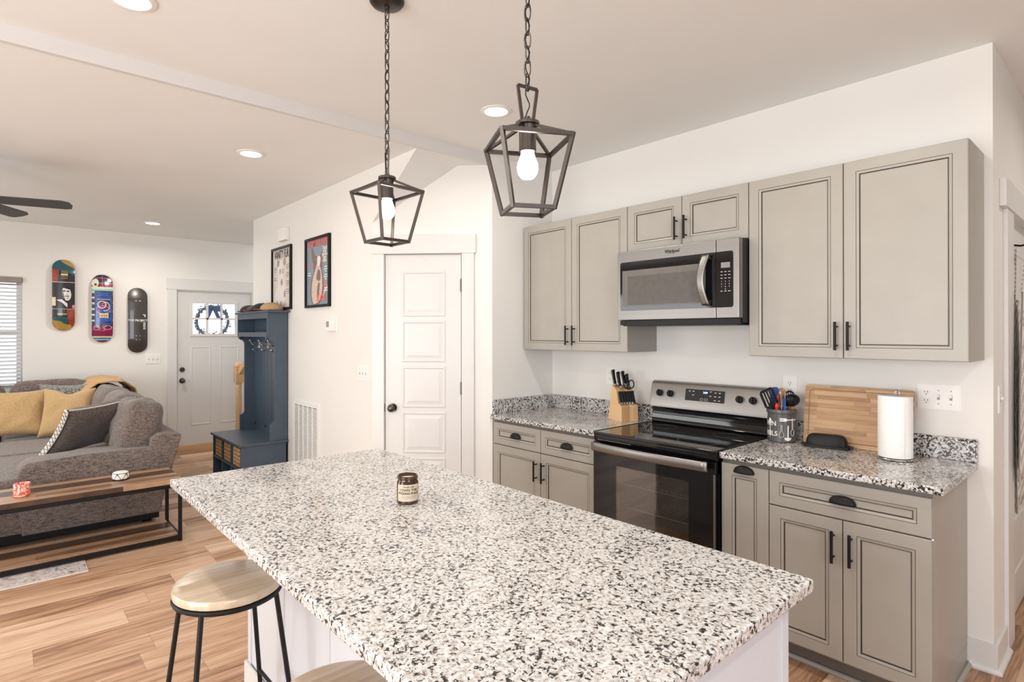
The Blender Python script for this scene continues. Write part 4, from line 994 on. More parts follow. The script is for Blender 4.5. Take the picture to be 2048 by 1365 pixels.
ctext('KITCHEN', 0.035, -0.025, 0.098, 0.0003); ctext('UTENSILS', 0.035, -0.019, 0.045, 0.0003)
def cdraw(shapes, tubes=()):
    b = B()
    for pts in shapes: b.prism(pts, 'z', 0.0, 0.0007)
    for pts, r, cl in tubes: b.tube([(x, y, 0.0004) for x, y in pts], r, 5, cl)
    wrap(b, CXc, CYc, CR-0.001, va, ZC); b.build('utensil_print', 'inkwhite', ck, smooth=0)
ov = lambda cx, cy, rx, ry, n=18: [(cx+rx*math.cos(2*PI*i/n), cy+ry*math.sin(2*PI*i/n)) for i in range(n)]
cdraw([ov(-0.062, 0.110, 0.0095, 0.0165), [(-0.0635, 0.095), (-0.0650, 0.045), (-0.0620, 0.022), (-0.0590, 0.045), (-0.0605, 0.095)]])
cdraw([[(-0.009, 0.112), (-0.009, 0.1165), (0.012, 0.1165), (0.012, 0.112)], [(-0.009, 0.119), (-0.009, 0.1235), (0.012, 0.1235), (0.012, 0.119)], [(-0.009, 0.126), (-0.009, 0.130), (0.012, 0.130), (0.012, 0.126)], [(0.010, 0.112), (0.010, 0.130), (0.020, 0.130), (0.029, 0.1235), (0.088, 0.1240), (0.088, 0.1180), (0.029, 0.1185), (0.020, 0.112)]])
cdraw([[(0.0275, 0.026), (0.0285, 0.090), (0.0345, 0.092), (0.0345, 0.026)], [(0.012, 0.027), (0.050, 0.027), (0.045, 0.016), (0.031, 0.010), (0.017, 0.016)]])
cdraw([], [([(-0.003, 0.094), (0.002, 0.094), (0.0025, 0.062), (0.010, 0.044), (0.009, 0.032), (-0.001, 0.027), (-0.011, 0.032), (-0.012, 0.044), (-0.0035, 0.062)], 0.0010, True), ([(0.054, 0.128), (0.059, 0.128), (0.059, 0.072), (0.068, 0.058), (0.065, 0.042), (0.057, 0.034), (0.049, 0.042), (0.046, 0.058), (0.054, 0.072)], 0.0010, True)])
# utensils: px across the view, d depth; small frame at the crock
ux, uy = Vector((0.652, 0.758, 0)), Vector((-0.758, 0.652, 0))
def U(s, d, z): return Vector((CXc, CYc, ZC))+ux*s+uy*d+Vector((0, 0, z))
def ut(name, label, cat='utensil'): return thing(name, label, cat, U(0, 0, 0.02)[:], 0, 'kitchen utensils in the crock')
def plate(b, cen, right, upd, pts, th, mi=0):
    r, u = Vector(right).normalized(), Vector(upd).normalized(); n = r.cross(u)
    A = [b.bm.verts.new(cen+r*x+u*y+n*th/2) for x, y in pts]; C = [b.bm.verts.new(cen+r*x+u*y-n*th/2) for x, y in pts]; b.bridge(A, C, mi); b.face(A, mi); b.face(C[::-1], mi)
# slotted turner, leaning out over the range
t = ut('slotted_turner', 'black slotted turner leaning out of the crock towards the range', 'spatula')
base, hd = U(0.018, -0.010, 0.02), U(-0.082, -0.030, 0.232); d = (hd-base).normalized(); rgt = (ux-d*ux.dot(d)).normalized()
B().tube([base, hd-d*0.055], 0.005, 8).build('handle', 'blackplastic', t)
b = B(); W2, H2 = 0.038, 0.050
for x0_, x1_ in ((-0.038, -0.025), (-0.017, -0.010), (-0.002, 0.005), (0.013, 0.018), (0.026, 0.038)): plate(b, hd, rgt, d, [(x0_, -0.040), (x1_, -0.040), (x1_, 0.040), (x0_, 0.040)], 0.003)
plate(b, hd, rgt, d, [(-0.036, 0.040), (0.036, 0.040), (0.031, 0.052), (-0.028, 0.052)], 0.003); plate(b, hd, rgt, d, [(-0.020, -0.058), (0.020, -0.058), (0.038, -0.040), (-0.038, -0.040)], 0.003)
b.build('blade', 'blackplastic', t, smooth=0)
t = ut('red_spoon', 'red-handled spoon behind the black slotted turner', 'spoon')
b = B().tube([U(0.01, -0.01, 0.03), U(-0.030, -0.018, 0.205)], 0.006, 8).ball(U(-0.033, -0.02, 0.225), 0.010, 0.008, 0.026, 12); b.build('handle', 'red', t)
t = ut('red_scraper', 'short red silicone scraper in front of the tongs', 'spatula')
B().tube([U(-0.028, -0.020, 0.06), U(-0.044, -0.036, 0.178)], 0.0075, 8).ball(U(-0.045, -0.037, 0.190), 0.0105, 0.008, 0.018, 12).build('handle', 'red', t)
t = ut('tongs', 'steel tongs with blue grips standing in the crock', 'tongs')
b = B()
for s in (-0.009, 0.009): b.bar(U(-0.012+s*0.4, -0.040, 0.03), U(-0.022+s*1.3, -0.050, 0.262), 0.013, 0.003, 0, ux)
b.tube([U(-0.022-0.013, -0.050, 0.258), U(-0.022-0.008, -0.050, 0.272), U(-0.022+0.008, -0.050, 0.272), U(-0.022+0.013, -0.050, 0.258)], 0.003, 8); b.build('arms', 'chrome', t)
B().bar(U(-0.012, -0.051, 0.160), U(-0.0125, -0.0555, 0.235), 0.014, 0.008, 0, ux).build('grip', 'blue', t)
t = ut('blue_spatula', 'blue spatula at the back of the crock near the wall', 'spatula')
b = B().tube([U(-0.01, 0.02, 0.03), U(-0.022, 0.03, 0.20)], 0.005, 8); b.build('handle', 'blackplastic', t)
b = B(); plate(b, U(-0.020, 0.032, 0.240), ux, (0, 0, 1), [(-0.022, -0.04), (0.022, -0.04), (0.024, 0.03), (0.012, 0.045), (-0.012, 0.045), (-0.024, 0.03)], 0.006); b.build('blade', 'blue', t, smooth=0)
t = ut('wooden_spoon', 'round wooden spoon standing tallest at the back of the crock', 'spoon')
B().tube([U(0.0, 0.01, 0.03), U(0.010, 0.02, 0.225)], 0.005, 8).build('handle', 'spoonwood', t); B().ball(U(0.012, 0.022, 0.252), 0.024, 0.007, 0.03, 16).build('bowl', 'spoonwood', t)
t = ut('ladle', 'black plastic ladle with its bowl facing out over the crock', 'ladle')
b = B(); b.tube([U(0.022, -0.020, 0.03), U(0.026, -0.03, 0.19)], 0.008, 8); b.build('handle', plain('smoky_handle', (0.10, 0.095, 0.09), 0.25), t)
LT = Matrix.Translation(U(0.033, -0.042, 0.222)) @ Matrix.Rotation(math.radians(0), 4, 'Z')
b = B(); b.grid(lambda u, v: LT @ (ux*(0.040*math.cos(2*PI*u)*math.sin(PI/2*v*0.999+0.001))+Vector((0, 0, 1))*(0.032*math.sin(2*PI*u)*math.sin(PI/2*v*0.999+0.001))-uy*(0.026*math.cos(PI/2*v))+Vector((0, 0, 1))*0.008*math.cos(PI/2*v)), 24, 8, 0, True); b.build('bowl', 'blackplastic', t, thick=0.003)
t = ut('wooden_spatula', 'flat honey-coloured wooden spatula beside the ladle', 'spatula')
b = B(); plate(b, U(0.047, -0.020, 0.192), ux, (0.05, 0.06, 1), [(-0.016, -0.10), (0.000, -0.10), (0.010, -0.02), (0.025, 0.03), (0.010, 0.048), (-0.014, 0.03)], 0.006); b.build('blade', 'spoonwood', t, smooth=0)
t = ut('skimmer', 'black round skimmer leaning on the far rim of the crock', 'skimmer')
b = B().tube([U(0.03, 0.01, 0.03), U(0.045, 0.012, 0.18)], 0.005, 8); b.build('handle', 'blackplastic', t)
b = B(); b.tube([U(0.050+0.030*math.cos(a), 0.014, 0.222+0.042*math.sin(a)) for a in [2*PI*i/24 for i in range(24)]], 0.0045, 8, True)
for k in (-0.018, -0.006, 0.006, 0.018): b.bar(U(0.05+k, 0.014, 0.222-0.036), U(0.05+k, 0.014, 0.222+0.036), 0.004, 0.003)
b.build('head', 'blackplastic', t)
t = ut('whisk', 'small wire whisk bowed out over the right rim of the crock', 'whisk')
b = B()
for k in range(3): b.tube([U(0.058+0.028*math.sin(PI*i/12)*(1-0.35*k), 0.0-0.012*(k-1)*math.sin(PI*i/12), 0.162+0.085*i/12) for i in range(13)], 0.0011, 5)
b.tube([U(0.02, 0.0, 0.04), U(0.058, 0.0, 0.165)], 0.005, 8); b.build('wires', 'chrome', t)

# cutting board leaning on the wall
t = thing('cutting_board', 'bamboo cutting board leaning on the wall behind the paper towels', 'cutting board', (2.115, -0.06, ZC))
BT = Matrix.Translation((2.113, -0.062, ZC)) @ Matrix.Rotation(math.radians(-6.5), 4, 'X')
b = B(); b.prism(rrect(-0.238, 0.238, 0.0, 0.305, 0.012, (1, 1, 1, 1)), 'y', -0.009, 0.009, T=BT); o = b.build('board', 'bamboo', t, smooth=30)
b = B(); b.tube([BT @ Vector((x, -0.0092, z)) for x, z in rrect(-0.215, 0.215, 0.023, 0.282, 0.02, (1, 1, 1, 1))], 0.0022, 6, True); b.build('juice_groove', plain('groove_brown', (0.33, 0.18, 0.08), 0.6), t)

# butter dish
t = thing('butter_dish', 'black covered butter dish in front of the cutting board', 'butter dish', (2.012, -0.135, ZC), math.radians(15))
DTm = frame_of((2.012, -0.140, ZC), math.radians(13))
def bd(u, v):
    th, ph = 2*PI*u, PI/2*v; s = lambda x, e: math.copysign(abs(x)**e, x)
    return DTm @ Vector((0.091*s(math.cos(th), 0.45)*(math.cos(ph)**0.30 if v < 1 else 0.0), 0.036*s(math.sin(th), 0.55)*(math.cos(ph)**0.45 if v < 1 else 0.0), 0.012+0.056*math.sin(ph)**0.85))
b = B(); b.grid(bd, 48, 14, 0, True); b.build('lid', 'black', t, smooth=60)
b = B(); b.prism([(x, y) for x, y in rrect(-0.100, 0.100, -0.043, 0.043, 0.014, (1, 1, 1, 1))], 'z', 0.001, 0.013, T=DTm); b.box(-0.114, -0.098, -0.018, 0.018, 0.006, 0.013, T=DTm).box(0.098, 0.114, -0.018, 0.018, 0.006, 0.013, T=DTm); b.build('tray', 'black', t)

# paper towel holder with its roll
px, py = 2.316, -0.195
t = thing('paper_towel_holder', 'chrome wire paper towel stand under the white roll', 'paper towel holder', (px, py, ZC))
b = B(); b.tube([(px+0.068*math.cos(a), py+0.068*math.sin(a), ZC+0.005) for a in [2*PI*i/40 for i in range(40)]], 0.0045, 8, True)
for a in (va-0.5, va+PI/2, va+PI, va-PI/2): b.tube([(px, py, ZC+0.008), (px+0.068*math.cos(a), py+0.068*math.sin(a), ZC+0.006)], 0.004, 8)
b.build('base', 'chrome', t)
rd = Vector((0.652, 0.758, 0))
b = B(); b.tube([(px, py, ZC+0.006), (px, py, ZC+0.30)], 0.0045, 8)
b.tube([Vector((px, py, ZC+0.30))+rd*(0.008*math.cos(a)-0.008)*-1+Vector((0, 0, 0.014*math.sin(a))) for a in [PI*i/12 for i in range(13)]], 0.0045, 8)
b.tube([Vector((px, py, ZC+0.30))+rd*0.016, Vector((px, py, ZC+0.285))+rd*0.016], 0.0045, 8); b.build('post', 'chrome', t)
t = thing('paper_towel_roll', 'white paper towel roll standing before the cutting board', 'paper towels', (px, py, ZC+0.012))
B().lathe([(0.020, 0.012), (0.066, 0.012), (0.067, 0.016), (0.067, 0.286), (0.066, 0.290), (0.020, 0.290)], (px, py, ZC), 48).build('roll', 'paper', t)
b = B(); b.grid(lambda u, v: Vector((px+(0.0675+0.0025*u)*math.cos(va+0.95-0.55*u), py+(0.0675+0.0025*u)*math.sin(va+0.95-0.55*u), ZC+0.013+0.276*v)), 10, 2); b.build('loose_sheet', 'paper', t)

# ================================================================== island
IX0, IX1, IY0, IY1 = 0.537, 2.563, -2.796, -1.856
t = thing('island_countertop', 'large speckled granite island top with the candle jar', 'countertop', (1.55, -2.33, 0.914))
B().box(IX0, IX1, IY0, IY1, 0.882, 0.914, 0, 0.006, 3).build('slab', 'granite', t)
t = thing('kitchen_island', 'white panelled island base under the granite top', 'kitchen island', (1.55, -2.2, 0))
bx0, bx1, by0, by1 = 0.575, 2.515, -2.50, -1.90
B().box(bx0, bx1, by0, by1, 0.0, 0.8815).build('body', 'island', t, smooth=0)
for x in (bx0, bx1-0.035):
    for y in (by0-0.006, by1-0.030): B().box(x-(0.006 if x == bx0 else -0.006), x+0.035+(0.006 if x != bx0 else -0.006), y, y+0.036, 0.0, 0.881, 0, 0.002).build('corner_post', 'island', t)
for i in range(1, 5): x = bx0+(bx1-bx0)*i/5; B().box(x-0.004, x+0.004, by0-0.003, by0, 0.10, 0.881).build('panel_joint', 'island', t, smooth=0)
b = B().box(bx0-0.012, bx1+0.012, by0-0.018, by0-0.006, 0, 0.10, 0, 0.003).box(bx0-0.018, bx0-0.006, by0-0.018, by1, 0, 0.10, 0, 0.003); b.build('base_moulding', 'trim', t)
RT = frame_of(((bx0+bx1)/2, by1, 0), PI)
for i in range(4):
    w_ = (bx1-bx0-0.1)/4; xa = -(bx1-bx0)/2+0.05+i*w_
    cab_front(t, 'door', xa+g, xa+w_-g, 0.12, 0.865, -0.021, 0.05, T=RT, mats=('island', 'island'))

# candle jar on the island
jx, jy, jr, jh = 1.421, -2.250, 0.0365, 0.094
t = thing('candle_jar', 'amber glass candle jar with a cream label on the island', 'candle', (jx, jy, 0.9145))
am = NT('amber_glass'); am.base((0.085, 0.028, 0.006)); am.set(Roughness=0.06, Transmission_Weight=0.55, Coat_Weight=0.5, IOR=1.45); M['amber'] = am.m
B().lathe([(jr-0.004, 0.0), (jr, 0.004), (jr, jh-0.022), (jr-0.0035, jh-0.017), (jr-0.0035, jh-0.012), (jr-0.001, jh-0.010), (jr-0.001, jh-0.002), (jr-0.003, jh), (jr-0.006, jh-0.001), (jr-0.0065, jh-0.02), (jr-0.005, 0.006), (0.001, 0.005)], (jx, jy, 0.9145), 48).build('jar', 'amber', t)
B().lathe([(jr-0.0055, 0.008), (jr-0.0072, jh-0.019), (jr-0.0072, jh-0.011), (0.001, jh-0.0105)], (jx, jy, 0.9145), 40).build('wax', 'cream', t)
ja = math.atan2(-3.3082-jy, 3.0796-jx)+0.10
b = B(); b.grid(lambda u, v: Vector((jx+(jr+0.0004)*math.cos(ja+(u-0.5)*2.3), jy+(jr+0.0004)*math.sin(ja+(u-0.5)*2.3), 0.9145+0.012+0.056*v)), 24, 2)
lb = b.build('label', plain('label_cream', (0.58, 0.49, 0.37), 0.7), t)
def jtext(s, size, z, bold=0.0, x=0.0):
    b = B(); b.merge(text_mesh(s, size, 0.0002, 'CENTER', bold)); bmesh.ops.translate(b.bm, verts=b.bm.verts[:], vec=(x, 0, 0.0003)); wrap(b, jx, jy, jr+0.0004, ja, 0.9145+z); b.build('lettering', 'ink', lb, smooth=0)
jtext('Smells Like', 0.0085, 0.0605); jtext('I OWN THIS', 0.0115, 0.0495, 0.0002); jtext('F*CKING PLACE', 0.0105, 0.0385, 0.0002)
b = B()
for k in range(2):
    b.prism([(-0.026, -k*0.005), (0.026, -k*0.005), (0.026, -k*0.005+0.0012), (-0.026, -k*0.005+0.0012)], 'z', 0.0003, 0.0005)
bmesh.ops.subdivide_edges(b.bm, edges=b.bm.edges[:], cuts=8)
wrap(b, jx, jy, jr+0.0004, ja, 0.9145+0.028); b.build('small_print', 'greyprint', lb, smooth=0)

# ================================================================== hanging lanterns
def lantern(label, x, y, ztop, rot, loop):
    t = thing('pendant_lantern', label, 'pendant light', (x, y, ZK), 0, 'lantern pendants over the island')
    R, r, h, cap = 0.140, 0.083, 0.191, 0.059
    top = [Vector((x+R*math.cos(rot+k*PI/2), y+R*math.sin(rot+k*PI/2), ztop)) for k in range(4)]
    bot = [Vector((x+r*math.cos(rot+k*PI/2), y+r*math.sin(rot+k*PI/2), ztop-h)) for k in range(4)]
    b = B(); e = 0.0105
    for k in range(4):
        b.bar(top[k], top[(k+1) % 4], e); b.bar(bot[k], bot[(k+1) % 4], e)
        out = Vector((top[k].x-x, top[k].y-y, 0)).normalized()
        b.bar(bot[k]-Vector((0, 0, e/2)), top[k]+Vector((0, 0, e/2)), e, e, 0, out.cross(Vector((0, 0, 1)))+out*0.0)
        b.bar(top[k], Vector((x, y, ztop+cap-0.012))+out*0.022, e*0.75, e*0.75)
    b.build('cage', 'bronze', t, smooth=0)
    B().lathe([(0.024, ztop+cap-0.030-ztop), (0.026, cap-0.012), (0.034, cap-0.010), (0.034, cap-0.002), (0.031, cap), (0.012, cap+0.002), (0.009, cap+0.014), (0.004, cap+0.016)], (x, y, ztop), 28).build('top_cap', 'bronze', t)
    B().cyl((x, y, ztop+cap-0.03), (x, y, ztop-0.026), 0.024, 0.024, 24).build('socket', 'bronze', t)
    # trapezoid loop on the cap, standing in one plane
    ax = Vector((math.cos(loop), math.sin(loop), 0))
    z0 = ztop+cap; zt = z0+0.098; q = [Vector((x, y, z0))-ax*0.018, Vector((x, y, zt))-ax*0.033, Vector((x, y, zt))+ax*0.033, Vector((x, y, z0))+ax*0.018]
    b = B()
    for i in range(3): b.bar(q[i], q[i+1], 0.008, 0.006, 0, ax.cross(Vector((0, 0, 1))))
    b.build('hanging_loop', 'bronze', t, smooth=0)
    b = B().lathe([(0.018, -0.050), (0.0185, -0.058), (0.021, -0.068), (0.029, -0.088), (0.030, -0.100), (0.027, -0.116), (0.018, -0.128), (0.0005, -0.132)], (x, y, ztop+0.028), 28)
    bulb = b.build('bulb', 'lampglow', t)
    B().cyl((x, y, ztop-0.014-0.008), (x, y, ztop-0.026), 0.0185, n=20).build('bulb_collar', 'white', t)
    # canopy, chain and the wire woven through it
    B().lathe([(0.066, 0.0), (0.066, -0.006), (0.058, -0.016), (0.030, -0.024), (0.010, -0.026), (0.009, -0.036), (0.005, -0.038)], (x, y, ZK), 36).build('canopy', 'bronze', t)
    zA, zB = ZK-0.036, zt-0.006; n = max(3, round((zA-zB)/0.0385)); st = (zA-zB)/n; b = B()
    for i in range(n):
        zc = zA-(i+0.5)*st; d = Vector((math.cos(0.3+i*PI/2), math.sin(0.3+i*PI/2), 0)); hl = st/2+0.0045
        pts = []
        for k in range(20):
            a = 2*PI*k/20; pts.append(Vector((x, y, zc+(hl-0.0)*math.sin(a)))+d*0.0095*math.copysign(abs(math.cos(a))**0.75, math.cos(a)))
        b.tube(pts, 0.0022, 6, True)
    b.build('chain', 'bronze', t)
    b = B(); b.tube([(x+0.006*math.sin(i*1.1), y+0.006*math.cos(i*1.1), ZK-0.03-(ZK-0.03-z0)*i/50) for i in range(51)], 0.0018, 6); b.build('cord', 'black', t)
    return t
lantern('bronze lantern pendant hung farther along the island, before the posters wall', 1.169, -2.181, 2.035, 16.536, 2.80)
lantern('bronze lantern pendant nearest the viewer, before the wall cabinets', 1.934, -2.179, 2.030, 16.003, 1.40)

# ================================================================== bar stools
def stool(label, x, y, rz):
    t = thing('bar_stool', label, 'bar stool', (x, y, 0), rz, 'bar stools at the island')
    sr, sz = 0.167, 0.682
    B().lathe([(sr-0.012, sz-0.030), (sr-0.002, sz-0.026), (sr, sz-0.020), (sr, sz-0.006), (sr-0.003, sz-0.001), (sr-0.008, sz), (0.001, sz)], (x, y, 0), 64).build('seat', 'seatwood', t)
    B().tube([(x+0.160*math.cos(a), y+0.160*math.sin(a), sz-0.038) for a in [2*PI*i/48 for i in range(48)]], 0.0085, 8, True).build('seat_ring', 'black', t)
    lg = []
    for k in range(4):
        a = rz+PI/4+k*PI/2; p = Vector((x+0.160*math.cos(a), y+0.160*math.sin(a), sz-0.04)); q = Vector((x+0.255*math.cos(a), y+0.255*math.sin(a), 0.0)); lg.append((p, q))
        B().tube([p, q], 0.008, 10).build('leg', 'black', t)
    for k in range(4):
        f = 0.60 if k % 2 == 0 else 0.80; p = lg[k][0].lerp(lg[k][1], f); q = lg[(k+1) % 4][0].lerp(lg[(k+1) % 4][1], f); B().tube([p, q], 0.0065, 8).build('footrest', 'black', t)
    return t
stool('round oak stool under the far end of the island overhang', 1.095, -2.735, 0.015)
stool('round oak stool at the bottom edge under the near island overhang', 1.925, -2.735, 0.015)

# ================================================================== living room
# hall bench with coat rack
hx0, hx1, hyb = -3.095, -2.185, YP-0.012
ht = thing('hall_tree', 'slate-blue hall bench with hooks, shelf and cubbies against the poster wall', 'hall tree', (-2.64, -1.45, 0))
side = [(hyb, 0.50), (-1.425, 0.50), (-1.425, 0.655)]+[(-1.425+0.045*math.sin(a), 0.70-0.045*math.cos(a)) for a in [PI/2*i/8 for i in range(9)]]+[(-1.380, 1.36)]+[(-1.425+0.045*math.cos(a), 1.385+0.045*math.sin(a)) for a in [PI/2*i/8 for i in range(9)]]+[(-1.445, 1.47), (-1.445, 1.69), (hyb, 1.69)]
for x in (hx0+0.02, hx1-0.038): b = B(); b.prism(side, 'x', x, x+0.018); b.build('side_panel', 'navy', ht, smooth=30)
b = B().box(hx0+0.038, hx1-0.038, hyb-0.012, hyb, 0.50, 1.69)
for i in range(1, 9): x = hx0+0.04+(hx1-hx0-0.08)*i/9; b.box(x-0.002, x+0.002, hyb-0.0135, hyb-0.012, 0.50, 1.69)
b.build('back_panel', 'navy', ht, smooth=0)
B().box(hx0-0.01, hx1+0.03, -1.462, hyb+0.008, 1.69, 1.708, 0, 0.003).build('top', 'navy', ht)
b = B().box(hx0+0.038, hx1-0.038, -1.44, hyb-0.012, 1.478, 1.496); b.prism([(hx0+0.038, 1.44), (hx0+0.075, 1.44), (hx0+0.085, 1.462), (hx1-0.085, 1.462), (hx1-0.075, 1.44), (hx1-0.038, 1.44), (hx1-0.038, 1.506), (hx0+0.038, 1.506)], 'y', -1.447, -1.432)
b.build('shelf', 'navy', ht, smooth=0); B().box(hx0+0.038, hx1-0.038, -1.444, -1.430, 1.635, 1.69).build('fascia', 'navy', ht, smooth=0)
B().box(hx0+0.0, hx1, -1.70, hyb, 0.478, 0.50, 0, 0.004).build('bench_top', 'navy', ht)
b = B().box(hx0+0.02, hx0+0.038, -1.68, hyb, 0.0, 0.478).box(hx1-0.038, hx1-0.02, -1.68, hyb, 0.0, 0.478).box(hx0+0.02, hx1-0.02, -1.68, hyb, 0.04, 0.058).box(hx0+0.02, hx1-0.02, -1.68, hyb, 0.262, 0.28).box(hx0+0.02, hx1-0.02, hyb-0.01, hyb, 0.0, 0.478)
cw = (hx1-hx0-0.076)/3
for i in (1, 2): x = hx0+0.038+cw*i; b.box(x-0.008, x+0.008, -1.68, hyb, 0.058, 0.478)
b.build('cubby_case', 'navy', ht, smooth=0)
B().box(hx0+0.038, hx1-0.038, hyb-0.028, hyb-0.012, 1.33, 1.41).build('hook_rail', 'navy', ht, smooth=0)
for i in range(3):
    x = hx0+0.20+(hx1-hx0-0.4)*i/2; yh = hyb-0.028; b = B()
    b.tube([(x, yh, 1.375), (x, yh-0.03, 1.37), (x, yh-0.065, 1.385), (x, yh-0.085, 1.42)], 0.0055, 8).ball((x, yh-0.087, 1.425), 0.010).tube([(x, yh, 1.372), (x, yh-0.012, 1.335), (x, yh-0.035, 1.315), (x, yh-0.055, 1.330)], 0.0055, 8).ball((x, yh-0.057, 1.333), 0.009).box(x-0.012, x+0.012, yh-0.004, yh, 1.345, 1.40)
    b.build('coat_hook', 'chrome', ht)
for x, z in ((hx0+0.06, 0.56), (hx0+0.35, 0.56)): B().cyl((x, hyb-0.012, z), (x, hyb-0.016, z), 0.012, n=12).build('screw_cap', 'black', ht)
# baskets
tt = NT('woven_seagrass'); v = tt.coord(); wv = tt.n('ShaderNodeTexWave'); tt.link(v, wv.inputs[0]); wv.bands_direction = 'Z'; wv.inputs['Scale'].default_value = 9.0; wv.inputs['Distortion'].default_value = 7.0; wv.inputs['Detail'].default_value = 2.0; wv.inputs['Detail Scale'].default_value = 9.0
tt.base(tt.ramp(wv.outputs[1], [(0.1, (0.30, 0.15, 0.05)), (0.5, (0.68, 0.42, 0.19)), (0.9, (0.82, 0.58, 0.31))])); tt.set(Roughness=0.85); tt.bump(wv.outputs[1], 0.8, 0.01); M['seagrass'] = tt.m
for i, lab in enumerate(('woven basket in the cubby nearest the front door', 'woven basket in the middle cubby of the hall bench', 'woven basket in the cubby nearest the kitchen')):
    xa = hx0+0.038+cw*i+0.035; xb = xa+cw-0.075
    t = thing('woven_basket', lab, 'basket', ((xa+xb)/2, -1.5, 0.281), 0, 'baskets in the bench cubbies')
    b = B().box(xa, xb, -1.672, hyb-0.04, 0.2815, 0.445, 0, 0.012, 2); b.build('basket', 'seagrass', t)
    B().tube([(xa+0.01, -1.664, 0.445), (xb-0.01, -1.664, 0.445), (xb-0.01, hyb-0.05, 0.445), (xa+0.01, hyb-0.05, 0.445)], 0.011, 8, True).build('rim', 'seagrass', t)
t = thing('shoe', 'brown and white shoe tucked in the lower cubby of the bench', 'shoe', (hx0+0.15, -1.60, 0.058))
def shoe(u, v):
    th, ph = 2*PI*u, PI*(0.02+0.96*v); y = 0.13*math.cos(ph); wid = 0.048*(math.sin(ph)**0.6); hgt = 0.035+0.055*max(0, (y+0.02)/0.15)
    return Vector((hx0+0.15+wid*math.cos(th), -1.56-y*-1, 0.075+hgt*(0.5+0.5*math.sin(th))*math.sin(ph)**0.4))
b = B(); b.grid(shoe, 20, 20, 0, True); b.build('upper', plain('shoe_brown', (0.20, 0.14, 0.11), 0.7, noise_amt=0.3, nscale=40), t)
B().prism([(hx0+0.15+0.052*math.cos(a), -1.56+0.138*math.sin(a)) for a in [2*PI*i/24 for i in range(24)]], 'z', 0.059, 0.078).build('sole', 'white', t)
# caps on top
def cap(label, x, y, z, rz, mc, mb, s=1.0, tilt=0.0):
    t = thing('baseball_cap', label, 'cap', (x, y, z), 0, 'caps on top of the hall bench'); T = frame_of((x, y, z), rz) @ Matrix.Rotation(tilt, 4, 'X')
    b = B()
    def fn(u, v):
        a, p = 2*PI*u, PI/2*v; return T @ Vector((0.082*s*math.cos(a)*math.cos(p)**0.8 if v < 1 else 0, 0.095*s*math.sin(a)*math.cos(p)**0.8 if v < 1 else 0, 0.062*s*math.sin(p)**0.9))
    b.grid(fn, 28, 10, 0, True); b.build('crown', mc, t, thick=0.002)
    b = B(); b.grid(lambda u, v: T @ Vector((0.080*s*math.cos(PI+PI*u)*(1-0.12*v), -0.02*s+0.075*s*math.sin(PI+PI*u)-0.075*s*v*(math.sin(PI*u)**0.5), 0.004+0.014*s*math.sin(PI*u)*(0.4+0.6*v)-0.006*v)), 18, 6); b.build('visor', mb, t, thick=0.003)
    B().ball((0, 0, 0.062*s), 0.008, 0.008, 0.004, 10, T=T).build('button', mb, t)
CB = plain('cap_black', (0.022, 0.02, 0.02), 0.8); CT = plain('cap_tan', (0.46, 0.30, 0.16), 0.85, noise_amt=0.12, nscale=50); CR_ = plain('cap_dusty_red', (0.36, 0.075, 0.075), 0.8, noise_amt=0.2, nscale=60); CG = plain('cap_brown', (0.11, 0.075, 0.07), 0.8)
cap('tan cap at the kitchen end of the row on the hall bench top', -2.305, -1.372, 1.7125, math.radians(-62), CT, CR_, 1.15)
cap('black cap lying tilted on the middle of the hall bench top', -2.53, -1.368, 1.7125, math.radians(-50), CB, CB, 1.2, 0.0)
cap('dusty red and brown cap lying in front of the black caps', -2.725, -1.375, 1.7125, math.radians(-70), CG, CR_, 1.0)
cap('black cap with a pale badge nearest the front door', -2.93, -1.368, 1.7125, math.radians(-75), CB, CB, 1.1)

# stair newel with handrail
t = thing('newel_post', 'turned oak newel post with a sloping handrail by the front door', 'newel post', (-3.92, -1.175, 0))
nx, ny = -3.92, -1.175
b = B().box(nx-0.045, nx+0.045, ny-0.045, ny+0.045, 0.0, 0.35, 0, 0.004).box(nx-0.045, nx+0.045, ny-0.045, ny+0.045, 0.92, 1.10, 0, 0.004)
b.lathe([(0.040, 0.35), (0.030, 0.37), (0.036, 0.40), (0.030, 0.44), (0.036, 0.60), (0.030, 0.84), (0.036, 0.87), (0.030, 0.89), (0.042, 0.92)], (nx, ny, 0), 20).lathe([(0.045, 1.10), (0.052, 1.11), (0.048, 1.135), (0.03, 1.15), (0.001, 1.155)], (nx, ny, 0), 20); b.build('post', 'oak', t)
B().bar((nx+0.03, ny+0.01, 1.04), (nx+0.76, ny+0.08, 1.55), 0.055, 0.06).build('handrail', 'oak', t)

